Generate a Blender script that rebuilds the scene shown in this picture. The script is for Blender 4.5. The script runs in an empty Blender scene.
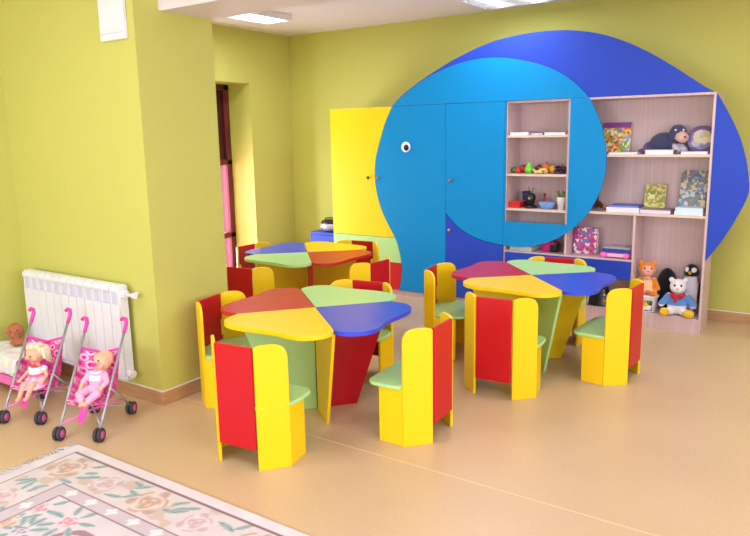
import bpy, bmesh, math, random
from mathutils import Vector, Matrix, noise
random.seed(7)
SC = bpy.context.scene
COL = SC.collection
PI = math.pi
R = math.radians

# ------------------------------------------------------------------ materials
def lin(c):
    o = []
    for v in c[:3]:
        v = v / 255.0
        o.append(v / 12.92 if v <= 0.04045 else ((v + 0.055) / 1.055) ** 2.4)
    return (o[0], o[1], o[2], 1.0)

def base(name):
    m = bpy.data.materials.new(name)
    m.use_nodes = True
    nt = m.node_tree
    return m, nt, nt.nodes['Principled BSDF']

def mat(name, rgb, rough=0.5, spec=0.5, var=0.0, vscale=6.0, bump=0.0, bscale=200.0, metal=0.0, sheen=0.0, coat=0.0):
    m, nt, p = base(name)
    c = lin(rgb)
    p.inputs['Base Color'].default_value = c
    p.inputs['Roughness'].default_value = rough
    p.inputs['Specular IOR Level'].default_value = spec
    p.inputs['Metallic'].default_value = metal
    p.inputs['Sheen Weight'].default_value = sheen
    p.inputs['Coat Weight'].default_value = coat
    tc = nt.nodes.new('ShaderNodeTexCoord')
    if var > 0:
        n = nt.nodes.new('ShaderNodeTexNoise'); n.inputs['Scale'].default_value = vscale
        n.inputs['Detail'].default_value = 4
        r = nt.nodes.new('ShaderNodeMix'); r.data_type = 'RGBA'
        r.inputs['A'].default_value = tuple(min(1, v * (1 - var)) for v in c[:3]) + (1,)
        r.inputs['B'].default_value = tuple(min(1, v * (1 + var)) for v in c[:3]) + (1,)
        nt.links.new(tc.outputs['Object'], n.inputs['Vector'])
        nt.links.new(n.outputs['Fac'], r.inputs['Factor'])
        nt.links.new(r.outputs['Result'], p.inputs['Base Color'])
    if bump > 0:
        n2 = nt.nodes.new('ShaderNodeTexNoise'); n2.inputs['Scale'].default_value = bscale
        b = nt.nodes.new('ShaderNodeBump'); b.inputs['Strength'].default_value = bump
        b.inputs['Distance'].default_value = 0.002
        nt.links.new(tc.outputs['Object'], n2.inputs['Vector'])
        nt.links.new(n2.outputs['Fac'], b.inputs['Height'])
        nt.links.new(b.outputs['Normal'], p.inputs['Normal'])
    return m

def mat_wood(name, a, b, rough=0.45, scale=(90, 6, 2.0)):
    m, nt, p = base(name)
    tc = nt.nodes.new('ShaderNodeTexCoord')
    mp = nt.nodes.new('ShaderNodeMapping'); mp.inputs['Scale'].default_value = scale
    n = nt.nodes.new('ShaderNodeTexNoise'); n.inputs['Scale'].default_value = 1.0
    n.inputs['Detail'].default_value = 5
    r = nt.nodes.new('ShaderNodeValToRGB')
    r.color_ramp.elements[0].position = 0.32; r.color_ramp.elements[0].color = lin(a)
    r.color_ramp.elements[1].position = 0.68; r.color_ramp.elements[1].color = lin(b)
    nt.links.new(tc.outputs['Object'], mp.inputs['Vector'])
    nt.links.new(mp.outputs['Vector'], n.inputs['Vector'])
    nt.links.new(n.outputs['Fac'], r.inputs['Fac'])
    nt.links.new(r.outputs['Color'], p.inputs['Base Color'])
    p.inputs['Roughness'].default_value = rough
    return m

def mat_print(name, cols, scale=30.0, rough=0.35, seed=0.0):
    """printed paper: irregular patches from a small palette"""
    m, nt, p = base(name)
    tc = nt.nodes.new('ShaderNodeTexCoord')
    mp = nt.nodes.new('ShaderNodeMapping'); mp.inputs['Location'].default_value = (seed, seed * 1.7, seed * .6)
    n = nt.nodes.new('ShaderNodeTexNoise'); n.inputs['Scale'].default_value = scale * .8
    mx = nt.nodes.new('ShaderNodeMix'); mx.data_type = 'VECTOR'; mx.inputs['Factor'].default_value = 0.05
    v = nt.nodes.new('ShaderNodeTexVoronoi'); v.inputs['Scale'].default_value = scale
    sp = nt.nodes.new('ShaderNodeSeparateColor')
    r = nt.nodes.new('ShaderNodeValToRGB'); r.color_ramp.interpolation = 'CONSTANT'
    els = r.color_ramp.elements
    while len(els) < len(cols): els.new(0.5)
    for i, c in enumerate(cols):
        els[i].position = i / len(cols); els[i].color = lin(c)
    nt.links.new(tc.outputs['Object'], mp.inputs['Vector'])
    nt.links.new(mp.outputs['Vector'], n.inputs['Vector'])
    nt.links.new(mp.outputs['Vector'], mx.inputs['A'])
    nt.links.new(n.outputs['Color'], mx.inputs['B'])
    nt.links.new(mx.outputs['Result'], v.inputs['Vector'])
    nt.links.new(v.outputs['Color'], sp.inputs['Color'])
    nt.links.new(sp.outputs['Red'], r.inputs['Fac'])
    nt.links.new(r.outputs['Color'], p.inputs['Base Color'])
    p.inputs['Roughness'].default_value = rough
    return m

def mat_vcol(name, rough=0.8, bump=0.0, bscale=300, sheen=0.0, spec=0.3):
    m, nt, p = base(name)
    a = nt.nodes.new('ShaderNodeAttribute'); a.attribute_name = 'Col'
    nt.links.new(a.outputs['Color'], p.inputs['Base Color'])
    p.inputs['Roughness'].default_value = rough
    p.inputs['Sheen Weight'].default_value = sheen
    p.inputs['Specular IOR Level'].default_value = spec
    if bump:
        tc = nt.nodes.new('ShaderNodeTexCoord')
        n2 = nt.nodes.new('ShaderNodeTexNoise'); n2.inputs['Scale'].default_value = bscale
        b = nt.nodes.new('ShaderNodeBump'); b.inputs['Strength'].default_value = bump
        b.inputs['Distance'].default_value = 0.003
        nt.links.new(tc.outputs['Object'], n2.inputs['Vector'])
        nt.links.new(n2.outputs['Fac'], b.inputs['Height'])
        nt.links.new(b.outputs['Normal'], p.inputs['Normal'])
    return m

def mat_emit(name, rgb, strength):
    m, nt, p = base(name)
    p.inputs['Base Color'].default_value = lin(rgb)
    p.inputs['Emission Color'].default_value = lin(rgb)
    p.inputs['Emission Strength'].default_value = strength
    return m

def mat_floor():
    m, nt, p = base('vinyl_floor')
    tc = nt.nodes.new('ShaderNodeTexCoord')
    n = nt.nodes.new('ShaderNodeTexNoise'); n.inputs['Scale'].default_value = 90; n.inputs['Detail'].default_value = 6
    n2 = nt.nodes.new('ShaderNodeTexNoise'); n2.inputs['Scale'].default_value = 1.3
    r = nt.nodes.new('ShaderNodeValToRGB')
    r.color_ramp.elements[0].position = 0.35; r.color_ramp.elements[0].color = lin((202, 174, 139))
    r.color_ramp.elements[1].position = 0.65; r.color_ramp.elements[1].color = lin((209, 181, 145))
    mx = nt.nodes.new('ShaderNodeMix'); mx.data_type = 'RGBA'; mx.blend_type = 'MULTIPLY'
    r2 = nt.nodes.new('ShaderNodeValToRGB')
    r2.color_ramp.elements[0].position = 0.3; r2.color_ramp.elements[0].color = (0.93, 0.92, 0.9, 1)
    r2.color_ramp.elements[1].position = 0.7; r2.color_ramp.elements[1].color = (1, 1, 1, 1)
    mx.inputs['Factor'].default_value = 1.0
    nt.links.new(tc.outputs['Object'], n.inputs['Vector']); nt.links.new(tc.outputs['Object'], n2.inputs['Vector'])
    nt.links.new(n.outputs['Fac'], r.inputs['Fac']); nt.links.new(n2.outputs['Fac'], r2.inputs['Fac'])
    nt.links.new(r.outputs['Color'], mx.inputs['A']); nt.links.new(r2.outputs['Color'], mx.inputs['B'])
    nt.links.new(mx.outputs['Result'], p.inputs['Base Color'])
    p.inputs['Roughness'].default_value = 0.36
    p.inputs['Specular IOR Level'].default_value = 0.45
    b = nt.nodes.new('ShaderNodeBump'); b.inputs['Strength'].default_value = 0.06; b.inputs['Distance'].default_value = 0.002
    nt.links.new(n.outputs['Fac'], b.inputs['Height']); nt.links.new(b.outputs['Normal'], p.inputs['Normal'])
    return m

def mat_pane(name, tint, opac):
    m = bpy.data.materials.new(name); m.use_nodes = True
    nt = m.node_tree; nt.nodes.clear()
    o = nt.nodes.new('ShaderNodeOutputMaterial')
    t = nt.nodes.new('ShaderNodeBsdfTransparent'); t.inputs['Color'].default_value = lin(tint)
    d = nt.nodes.new('ShaderNodeBsdfDiffuse'); d.inputs['Color'].default_value = lin(tint)
    g = nt.nodes.new('ShaderNodeBsdfGlossy'); g.inputs['Roughness'].default_value = 0.05
    a = nt.nodes.new('ShaderNodeMixShader'); a.inputs['Fac'].default_value = opac
    b = nt.nodes.new('ShaderNodeMixShader'); b.inputs['Fac'].default_value = 0.05
    nt.links.new(t.outputs[0], a.inputs[1]); nt.links.new(d.outputs[0], a.inputs[2])
    nt.links.new(a.outputs[0], b.inputs[1]); nt.links.new(g.outputs[0], b.inputs[2])
    nt.links.new(b.outputs[0], o.inputs['Surface'])
    return m

M = {}
M['wall'] = mat('lime_wall_paint', (198, 197, 104), 0.7, 0.3, var=0.02, vscale=2, bump=0.05, bscale=120)
M['white_paint'] = mat('white_ceiling_paint', (228, 218, 222), 0.75, 0.3, bump=0.05, bscale=120)
M['floor'] = mat_floor()
M['skirt'] = mat_wood('oak_vinyl_baseboard', (180, 138, 98), (196, 154, 114), 0.4, (6, 6, 60))
M['white_trim'] = mat('white_edge_trim', (235, 230, 225), 0.5)
M['yellow'] = mat('yellow_laminate', (247, 209, 14), 0.38, 0.45, var=0.015, vscale=3)
M['red'] = mat('red_laminate', (198, 4, 28), 0.38, 0.45, var=0.015)
M['orange'] = mat('orange_red_laminate', (192, 32, 24), 0.36, 0.45, var=0.015)
M['crimson'] = mat('crimson_laminate', (192, 22, 62), 0.33, 0.45, var=0.015)
M['green'] = mat('pale_green_laminate', (178, 226, 150), 0.36, 0.45, var=0.015)
M['blue'] = mat('blue_laminate', (48, 74, 212), 0.3, 0.5, var=0.015)
M['dark_blue'] = mat('royal_blue_laminate', (38, 70, 190), 0.46, 0.28, var=0.015)
M['light_blue'] = mat('azure_laminate', (0, 138, 206), 0.48, 0.22, var=0.01)
M['wood'] = mat_wood('pinkish_ash_laminate', (199, 172, 174), (214, 189, 190), 0.45, (70, 8, 1.2))
M['wood_edge'] = mat_wood('ash_edge_band', (214, 190, 170), (226, 204, 186), 0.45, (3, 40, 40))
M['metal'] = mat('brushed_nickel', (190, 182, 172), 0.3, 0.5, metal=0.9)
M['brass'] = mat('bronze_knob', (150, 112, 80), 0.35, 0.5, metal=0.5)
M['dark_metal'] = mat('dark_knob', (60, 50, 45), 0.4, 0.5)
M['rad_white'] = mat('white_enamel', (228, 230, 242), 0.35, 0.5)
M['rad_shade'] = mat('grey_enamel_slot', (204, 205, 224), 0.5, 0.4)
M['white_plastic'] = mat('white_plastic', (236, 232, 238), 0.4, 0.5)
M['frame_maroon'] = mat_wood('maroon_stained_wood', (84, 22, 30), (108, 34, 40), 0.35, (20, 20, 3))
M['pane_dark'] = mat_pane('dark_smoked_pane', (84, 34, 40), 0.55)
M['pane_pink'] = mat_pane('mauve_glass_pane', (208, 172, 186), 0.3)
M['pane_clear'] = mat_pane('clear_pane', (250, 252, 255), 0.02)
M['tube_grey'] = mat('silver_grey_tube', (168, 168, 182), 0.35, 0.5, metal=0.4)
M['pink'] = mat('hot_pink_plastic', (236, 62, 176), 0.4, 0.5)
M['pink_soft'] = mat('candy_pink_plastic', (240, 120, 200), 0.45, 0.5)
M['hub'] = mat('mauve_pink_hub', (206, 88, 170), 0.45)
M['tyre'] = mat('dark_grey_tyre', (62, 58, 66), 0.6, 0.4)
M['vfab'] = mat_vcol('printed_fabric', 0.85, 0.25, 500, 0.1)
M['plush'] = mat_vcol('plush_fur', 0.95, 0.9, 260, 0.4, 0.15)
M['skin'] = mat_vcol('doll_vinyl', 0.5, 0.0, 100, 0.0, 0.4)
M['rug'] = mat_vcol('woven_rug_pile', 0.95, 0.6, 320, 0.3, 0.1)
M['paper'] = mat('white_paper', (238, 236, 242), 0.7, 0.3)
M['black_plastic'] = mat('black_plastic', (22, 20, 24), 0.35, 0.5)
M['eye_black'] = mat('glossy_black', (14, 12, 16), 0.15, 0.6)
M['eye_white'] = mat('white_eye_lacquer', (245, 245, 248), 0.3, 0.5)
M['lamp'] = mat_emit('fluorescent_tube_glow', (246, 250, 255), 9.0)
M['louvre'] = mat('polished_louvre', (235, 238, 245), 0.25, 0.6, metal=0.5)

# ------------------------------------------------------------------ mesh builder
class B:
    def __init__(s):
        s.v = []; s.f = []; s.mi = []; s.sm = []
    def add(s, vs, fs, mi=0, M4=None, smooth=False):
        o = len(s.v)
        for p in vs:
            p = Vector(p)
            s.v.append(M4 @ p if M4 is not None else p)
        for f in fs:
            s.f.append([i + o for i in f]); s.mi.append(mi); s.sm.append(smooth)
        return s
    def box(s, x0, x1, y0, y1, z0, z1, mi=0, M4=None):
        vs = [(x0,y0,z0),(x1,y0,z0),(x1,y1,z0),(x0,y1,z0),(x0,y0,z1),(x1,y0,z1),(x1,y1,z1),(x0,y1,z1)]
        fs = [(0,3,2,1),(4,5,6,7),(0,1,5,4),(1,2,6,5),(2,3,7,6),(3,0,4,7)]
        return s.add(vs, fs, mi, M4)
    def prism(s, poly, O, U, V, N, t, mi=0):
        """poly (u,v) extruded along N by t from origin O"""
        O, U, V, N = Vector(O), Vector(U), Vector(V), Vector(N)
        a = sum(poly[i][0]*poly[(i+1)%len(poly)][1]-poly[(i+1)%len(poly)][0]*poly[i][1] for i in range(len(poly)))
        if (a > 0) != (U.cross(V).dot(N) > 0): poly = poly[::-1]
        n = len(poly)
        vs = [O + U*p[0] + V*p[1] for p in poly] + [O + U*p[0] + V*p[1] + N*t for p in poly]
        fs = [list(range(n))[::-1], list(range(n, 2*n))]
        for i in range(n):
            j = (i+1) % n
            fs.append((i, j, n+j, n+i))
        return s.add(vs, fs, mi)
    def tube(s, pts, r, seg=10, mi=0, cap=True):
        pts = [Vector(p) for p in pts]; n = len(pts)
        rr = r if isinstance(r, (list, tuple)) else [r]*n
        vs = []; fs = []
        t0 = (pts[1]-pts[0]).normalized()
        ref = Vector((0,0,1)) if abs(t0.z) < .9 else Vector((1,0,0))
        nrm = t0.cross(ref).normalized()
        for i in range(n):
            if i == 0: t = pts[1]-pts[0]
            elif i == n-1: t = pts[-1]-pts[-2]
            else: t = (pts[i+1]-pts[i]).normalized() + (pts[i]-pts[i-1]).normalized()
            t.normalize()
            nrm = (nrm - t*nrm.dot(t)).normalized(); bn = t.cross(nrm)
            for k in range(seg):
                a = 2*PI*k/seg
                vs.append(pts[i] + (nrm*math.cos(a) + bn*math.sin(a))*rr[i])
        for i in range(n-1):
            for k in range(seg):
                k2 = (k+1) % seg
                fs.append((i*seg+k, i*seg+k2, (i+1)*seg+k2, (i+1)*seg+k))
        s.add(vs, fs, mi, None, True)
        if cap:
            o = len(s.v) - n*seg
            s.f.append([o+k for k in range(seg)][::-1]); s.mi.append(mi); s.sm.append(False)
            s.f.append([o+(n-1)*seg+k for k in range(seg)]); s.mi.append(mi); s.sm.append(False)
        return s
    def lathe(s, prof, O=(0,0,0), M4=None, seg=24, mi=0):
        """prof [(r,z)] about z"""
        vs = []; fs = []; n = len(prof)
        for r, z in prof:
            for k in range(seg):
                a = 2*PI*k/seg
                vs.append((max(r,1e-5)*math.cos(a), max(r,1e-5)*math.sin(a), z))
        for i in range(n-1):
            for k in range(seg):
                k2 = (k+1) % seg
                fs.append((i*seg+k, i*seg+k2, (i+1)*seg+k2, (i+1)*seg+k))
        T = Matrix.Translation(Vector(O))
        if M4 is not None: T = T @ M4
        return s.add(vs, fs, mi, T, True)
    def ball(s, c, r, mi=0, seg=16, rings=10, rot=None):
        rx, ry, rz = r if isinstance(r, (list, tuple)) else (r, r, r)
        prof = [(math.sin(PI*i/rings), -math.cos(PI*i/rings)) for i in range(rings+1)]
        T = rot if rot is not None else Matrix.Identity(4)
        return s.lathe(prof, c, T @ Matrix.Diagonal((rx, ry, rz, 1)), seg, mi)
    def grid(s, nu, nv, fn, mi=0, smooth=True):
        vs = [fn(i/(nu-1), j/(nv-1)) for j in range(nv) for i in range(nu)]
        fs = [(j*nu+i, j*nu+i+1, (j+1)*nu+i+1, (j+1)*nu+i) for j in range(nv-1) for i in range(nu-1)]
        return s.add(vs, fs, mi, None, smooth)
    def build(s, name, mats, parent=None, bevel=0.0, bseg=2, color=None, solid=0.0, loc=None, rz=0.0, subsurf=0):
        me = bpy.data.meshes.new(name)
        me.from_pydata([tuple(v) for v in s.v], [], s.f)
        for m in (mats if isinstance(mats, (list, tuple)) else [mats]): me.materials.append(m)
        for p, mi, sm in zip(me.polygons, s.mi, s.sm):
            p.material_index = mi; p.use_smooth = sm
        me.update()
        if color: paint(me, color)
        o = bpy.data.objects.new(name, me); COL.objects.link(o)
        if parent is not None: o.parent = parent
        if loc is not None: o.location = loc
        if rz: o.rotation_euler = (0, 0, rz)
        if solid:
            md = o.modifiers.new('solid', 'SOLIDIFY'); md.thickness = solid; md.offset = 0
        if bevel:
            md = o.modifiers.new('bevel', 'BEVEL'); md.width = bevel; md.segments = bseg
            md.limit_method = 'ANGLE'; md.angle_limit = R(40)
        if subsurf:
            md = o.modifiers.new('sub', 'SUBSURF'); md.levels = subsurf; md.render_levels = subsurf
        return o

def paint(me, fn):
    at = me.color_attributes.new('Col', 'FLOAT_COLOR', 'POINT')
    for i, v in enumerate(me.vertices):
        c = fn(v.co)
        at.data[i].color = lin(c)

def thing(name, label, cat, loc=(0,0,0), rz=0.0, group=None):
    o = bpy.data.objects.new(name, None); COL.objects.link(o)
    o.empty_display_size = 0.1
    o.location = loc; o.rotation_euler = (0, 0, rz)
    return tag(o, label, cat, group)

def tag(o, label, cat, group=None):
    o['label'] = label; o['category'] = cat
    if group: o['group'] = group
    return o

def struct(o):
    o['kind'] = 'structure'
    return o

def kids(o):
    return [c for c in bpy.data.objects if c.parent == o]

def copy_tree(o, parent=None):
    c = o.copy(); COL.objects.link(c)
    c.parent = parent
    for ch in kids(o): copy_tree(ch, c)
    return c

def cr(pts, n=6, closed=False):
    """Catmull-Rom through 2-D points"""
    P = [Vector(p) for p in pts]; out = []; N = len(P)
    rng = range(N) if closed else range(N-1)
    for i in rng:
        if closed: p0, p1, p2, p3 = P[i-1], P[i], P[(i+1) % N], P[(i+2) % N]
        else: p0, p1, p2, p3 = P[max(i-1,0)], P[i], P[i+1], P[min(i+2,N-1)]
        for k in range(n):
            t = k/n
            out.append(tuple(0.5*((2*p1) + (p2-p0)*t + (2*p0-5*p1+4*p2-p3)*t*t + (3*p1-p0-3*p2+p3)*t**3)))
    if not closed: out.append(tuple(P[-1]))
    return out

def rounded(poly, rads, seg=6):
    """round polygon corners; rads one per corner"""
    n = len(poly); out = []
    for i in range(n):
        p = Vector(poly[i]); r = rads[i]
        if r <= 0: out.append(tuple(p)); continue
        a = (Vector(poly[i-1]) - p).normalized(); b = (Vector(poly[(i+1) % n]) - p).normalized()
        ang = a.angle(b); d = r / math.tan(ang/2)
        p0 = p + a*d; p1 = p + b*d
        c = p + (a+b).normalized() * (r / math.sin(ang/2))
        a0 = math.atan2(*(p0-c).yx); a1 = math.atan2(*(p1-c).yx)
        da = (a1-a0+PI) % (2*PI) - PI
        for k in range(seg+1):
            t = a0 + da*k/seg
            out.append((c.x + r*math.cos(t), c.y + r*math.sin(t)))
    return out

def blob(name, prims, material, parent=None, voxel=0.006, smooth=4, color=None, loc=None, rz=0):
    """one continuous skin over balls and tapering limbs"""
    bm = bmesh.new()
    def ball(c, r, rot=None):
        rx, ry, rz_ = r if isinstance(r, (list, tuple)) else (r, r, r)
        T = Matrix.Translation(Vector(c)) @ (rot if rot is not None else Matrix.Identity(4)) @ Matrix.Diagonal((rx, ry, rz_, 1))
        bmesh.ops.create_icosphere(bm, subdivisions=3, radius=1.0, matrix=T)
    for p in prims:
        if p[0] == 'e':
            ball(p[1], p[2], p[3] if len(p) > 3 else None)
        else:
            a, r0, b, r1 = Vector(p[1]), p[2], Vector(p[3]), p[4]
            n = max(2, int((b-a).length / (0.35*min(r0, r1))) + 1)
            for i in range(n+1):
                t = i/n
                bmesh.ops.create_icosphere(bm, subdivisions=2, radius=r0+(r1-r0)*t, matrix=Matrix.Translation(a.lerp(b, t)))
    me = bpy.data.meshes.new(name + '_raw'); bm.to_mesh(me); bm.free()
    tmp = bpy.data.objects.new('tmp', me); COL.objects.link(tmp)
    md = tmp.modifiers.new('r', 'REMESH'); md.mode = 'VOXEL'; md.voxel_size = voxel
    if smooth:
        ms = tmp.modifiers.new('s', 'SMOOTH'); ms.iterations = smooth; ms.factor = 0.5
    dg = bpy.context.evaluated_depsgraph_get()
    me2 = bpy.data.meshes.new_from_object(tmp.evaluated_get(dg))
    bpy.data.objects.remove(tmp); bpy.data.meshes.remove(me)
    me2.name = name
    me2.materials.clear(); me2.materials.append(material)
    for p in me2.polygons: p.use_smooth = True
    if color: paint(me2, color)
    o = bpy.data.objects.new(name, me2); COL.objects.link(o)
    if parent is not None: o.parent = parent
    if loc is not None: o.location = loc
    if rz: o.rotation_euler = (0, 0, rz)
    return o

def rotx(a): return Matrix.Rotation(a, 4, 'X')
def roty(a): return Matrix.Rotation(a, 4, 'Y')
def rotz(a): return Matrix.Rotation(a, 4, 'Z')

# ------------------------------------------------------------------ room shell
XA, XP, XL, XR = -5.577, -3.375, -4.815, 2.6         # alcove wall, pier side, near left wall, right wall
YF, YPF, YPB, YW = -2.6, 2.583, 3.158, 6.377          # behind camera, pier front/back, back wall
ZC = 2.741

def sbox(name, m, *dims):
    return struct(B().box(*dims).build(name, m))

sbox('floor', M['floor'], XA-.4, XR+.2, YF-.2, YW+.2, -0.1, 0)
sbox('ceiling', M['white_paint'], XA-.4, XR+.2, YF-.2, YW+.2, ZC, ZC+.1)
sbox('wall_back', M['wall'], XA-.4, XR+.2, YW, YW+.2, 0, ZC)
sbox('wall_left', M['wall'], XL-.2, XL, YF-.2, YPF, 0, ZC)
sbox('wall_pier', M['wall'], XA-.4, XP, YPF, YPB, 0, ZC)
# alcove wall with the window reveal
WY0, WY1, WZ = 4.72, 5.715, 2.185
b = B()
b.box(XA-.4, XA, YPB, WY0, 0, ZC)
b.box(XA-.4, XA, WY1, YW, 0, ZC)
b.box(XA-.4, XA, WY0, WY1, WZ, ZC)
struct(b.build('wall_alcove', M['wall']))
# wall behind the camera and right wall, each with wide window openings
b = B()
b.box(XL-.2, XR+.2, YF-.2, YF, 0, .85); b.box(XL-.2, XR+.2, YF-.2, YF, 2.45, ZC)
for x0, x1 in ((XL-.2, -4.3), (-2.4, -1.9), (0, .4), (2.2, XR+.2)): b.box(x0, x1, YF-.2, YF, .85, 2.45)
struct(b.build('wall_front', M['white_paint']))
b = B()
b.box(XR, XR+.2, YF, YW, 0, .85); b.box(XR, XR+.2, YF, YW, 2.45, ZC)
for y0, y1 in ((YF, -1.6), (.4, .9), (2.9, YW)): b.box(XR, XR+.2, y0, y1, .85, 2.45)
struct(b.build('wall_right', M['white_paint']))
# ceiling beam
sbox('trim_1', M['white_paint'], XP-.001, XR, 2.757, YPB, 2.32, ZC)
# floor seam: thin weld line in the vinyl
b = B(); b.box(XP, XR, 2.722, 2.730, 0.0, 0.0012)
struct(b.build('trim_2', mat('pale_weld_seam', (222, 196, 158), 0.5)))
# baseboards
def skirt(name, boxes):
    b = B()
    for x0, x1, y0, y1 in boxes:
        b.box(x0, x1, y0, y1, 0, .085, 0)
        b.box(x0, x1, y0, y1, .085, .093, 1)
    return struct(b.build(name, [M['skirt'], M['white_trim']], bevel=.003))
skirt('baseboard_left', [(XL, XL+.012, YF, YPF)])
skirt('baseboard_pier', [(XL+.012, XP+.012, YPF-.012, YPF), (XP, XP+.012, YPF, YPB)])
skirt('baseboard_back', [(XA, XR, YW-.012, YW)])
skirt('baseboard_alcove', [(XA, XA+.012, YPB, WY0), (XA, XA+.012, WY1, YW-.012)])
# alcove window: maroon frame, dark upper light, mauve lower light, unseen leaf made clear to brighten the reveal
b = B(); fx0, fx1 = XA-.4, XA-.33
b.box(fx0, fx1, WY1-.075, WY1, 0, WZ); b.box(fx0, fx1, WY0, WY0+.075, 0, WZ)
b.box(fx0, fx1, WY0, WY1, WZ-.06, WZ); b.box(fx0, fx1, WY0, WY1, 0, .08)
b.box(fx0, fx1, WY0, WY1, 1.30, 1.36); b.box(fx0, fx1, WY0, WY1, .47, .53)
b.box(fx0, fx1, 5.19, 5.25, 0, WZ)
win = struct(b.build('window_1', M['frame_maroon'], bevel=.006))
p1 = B().box(XA-.372, XA-.364, WY0+.05, WY1-.05, 1.34, WZ-.04).build('upper_pane', M['pane_dark'], win)
p2 = B().box(XA-.372, XA-.364, 5.22, WY1-.05, .05, 1.33).build('lower_pane', M['pane_pink'], win)
p3 = B().box(XA-.372, XA-.364, WY0+.05, 5.22, .05, 1.33).build('lower_pane', M['pane_clear'], win)

# ------------------------------------------------------------------ ceiling lights
def ceiling_light(label, x0, x1, y0, y1, along, n):
    t = thing('ceiling_light', label, 'ceiling light', ((x0+x1)/2, (y0+y1)/2, ZC), 0, 'fluorescent ceiling lights')
    hx, hy = (x1-x0)/2, (y1-y0)/2
    b = B()
    b.box(-hx, hx, -hy, hy, -.012, 0)
    for s in (-1, 1):
        b.box(s*hx-.008, s*hx+.008, -hy-.008, hy+.008, -.055, 0)
        b.box(-hx, hx, s*hy-.008, s*hy+.008, -.055, 0)
    b.build('housing', M['white_plastic'], t)
    L = B()
    for k in range(n):
        f = (k+.5)/n*2-1
        if along == 'y': L.box(-hx+.01, hx-.01, f*hy-.004, f*hy+.004, -.056, -.02)
        else: L.box(f*hx-.004, f*hx+.004, -hy+.01, hy-.01, -.056, -.02)
    L.build('louvre', M['louvre'], t)
    for s in (-1, 1):
        q = B()
        if along == 'y': q.tube([(s*hx*.5, -hy+.03, -.032), (s*hx*.5, hy-.03, -.032)], .013, 10)
        else: q.tube([(-hx+.03, s*hy*.5, -.032), (hx-.03, s*hy*.5, -.032)], .013, 10)
        q.build('fluorescent_tube', M['lamp'], t)
    l = bpy.data.lights.new('fluorescent', 'AREA'); l.shape = 'RECTANGLE'; l.size = x1-x0-.03; l.size_y = y1-y0-.05
    l.energy = LAMP_W; l.color = (.93, .95, 1.0)
    lo = bpy.data.objects.new('fluorescent', l); COL.objects.link(lo); lo.location = ((x0+x1)/2, (y0+y1)/2, ZC-.062)
    return t
LAMP_W = 17
for fx, fy in ((-.45, 4.45), (1.35, 4.45), (-3.3, .9), (-1.2, .9), (.9, .9)):  # unseen fixtures added to brighten the room and even out its light
    ceiling_light('added fill light built as a fluorescent ceiling fixture, unseen above the open floor', fx-.16, fx+.16, fy-.6, fy+.6, 'y', 14)
ceiling_light('narrow lit fluorescent ceiling light half behind the white beam', -4.91, -4.60, 4.12, 5.32, 'y', 14)
ceiling_light('wide lit fluorescent ceiling light cut by the photo top above the blue panel', -2.87, -2.25, 4.80, 5.99, 'y', 16)

# ------------------------------------------------------------------ chairs
CW, CHT, WING, LOWP = .112, .630, .163, .150
A1 = R(46)
P_w0 = Vector((CW+.008, .004)); P_w1 = P_w0 + Vector((math.cos(A1), math.sin(A1)))*WING
A2 = R(96)
P_l1 = P_w1 + Vector((math.cos(A2), math.sin(A2)))*LOWP

def make_chair(label):
    t = thing('kids_chair', label, 'chair', (0,0,0), 0, 'kids chairs round the tables')
    B().box(-CW, CW, -.004, .012, .105, CHT-.004).build('back_panel', M['red'], t, bevel=.003)
    wing = [(0,0), (WING,0), (WING,.55), (WING-.012,.585), (WING-.034,.612), (WING-.062,.626), (WING-.095,.631), (.03,.626), (.008,.622), (0,.614)]
    wing = [(0,0), (WING,0)] + cr([(WING,.555), (WING-.003,.583), (WING-.016,.609), (WING-.040,.626), (WING-.075,.633), (.030,.632), (0,.622)], 4)
    low = [(0,0), (LOWP,0), (LOWP,.309), (0,.309)]
    for s in (-1, 1):
        d = Vector((math.cos(A1)*s, math.sin(A1), 0)); n = Vector((math.sin(A1)*s, -math.cos(A1), 0))
        b = B(); b.prism(wing, Vector((P_w0.x*s, P_w0.y, 0)) - n*.008, d, (0,0,1), n, .016)
        b.build('side_panel', M['yellow'], t, bevel=.0025)
        d2 = Vector((math.cos(A2)*s, math.sin(A2), 0)); n2 = Vector((math.sin(A2)*s, -math.cos(A2), 0))
        b = B(); b.prism(low, Vector((P_w1.x*s, P_w1.y, 0)) - n2*.018 + d2*.002, d2, (0,0,1), n2, .016)
        b.build('leg_panel', M['yellow'], t, bevel=.0025)
        for u, z in ((.028, .319), (.125, .319)):
            c = Vector((P_w0.x*s, P_w0.y, z)) + d*u + n*.0085
            B().lathe([(0,.0015),(.005,.001),(.006,0)], c, Vector((0,0,1)).rotation_difference(n).to_matrix().to_4x4(), 10).build('screw_cap', M['cap'], t)
        for yy in (.165, .235):
            B().lathe([(0,.0022),(.004,.0015),(.005,0)], (s*.212, yy, .3292), None, 10).build('screw', M['metal'], t)
        # angle bracket in the gap between back and side panel
        B().box(s*(CW-.006)-.010, s*(CW-.006)+.010, .0125, .020, .36, .46).build('corner_bracket', M['cap'], t)
    poly = [(-CW+.004, .002), (CW-.004, .002), (P_w1.x-.022, P_w1.y-.006), (P_w1.x+.004, P_w1.y+.012), (.243, .21), (.232, .342), (-.232, .342), (-.243, .21), (-P_w1.x-.004, P_w1.y+.012), (-P_w1.x+.022, P_w1.y-.006)]
    poly = rounded(poly, [0,0,0,.01,.05,.06,.06,.05,.01,0], 6)
    B().prism(poly, (0,0,.309), (1,0,0), (0,1,0), (0,0,1), .020).build('seat', M['green'], t, bevel=.005, bseg=3)
    return t
M['cap'] = mat('pale_yellow_cap', (250, 226, 90), 0.4)

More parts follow.
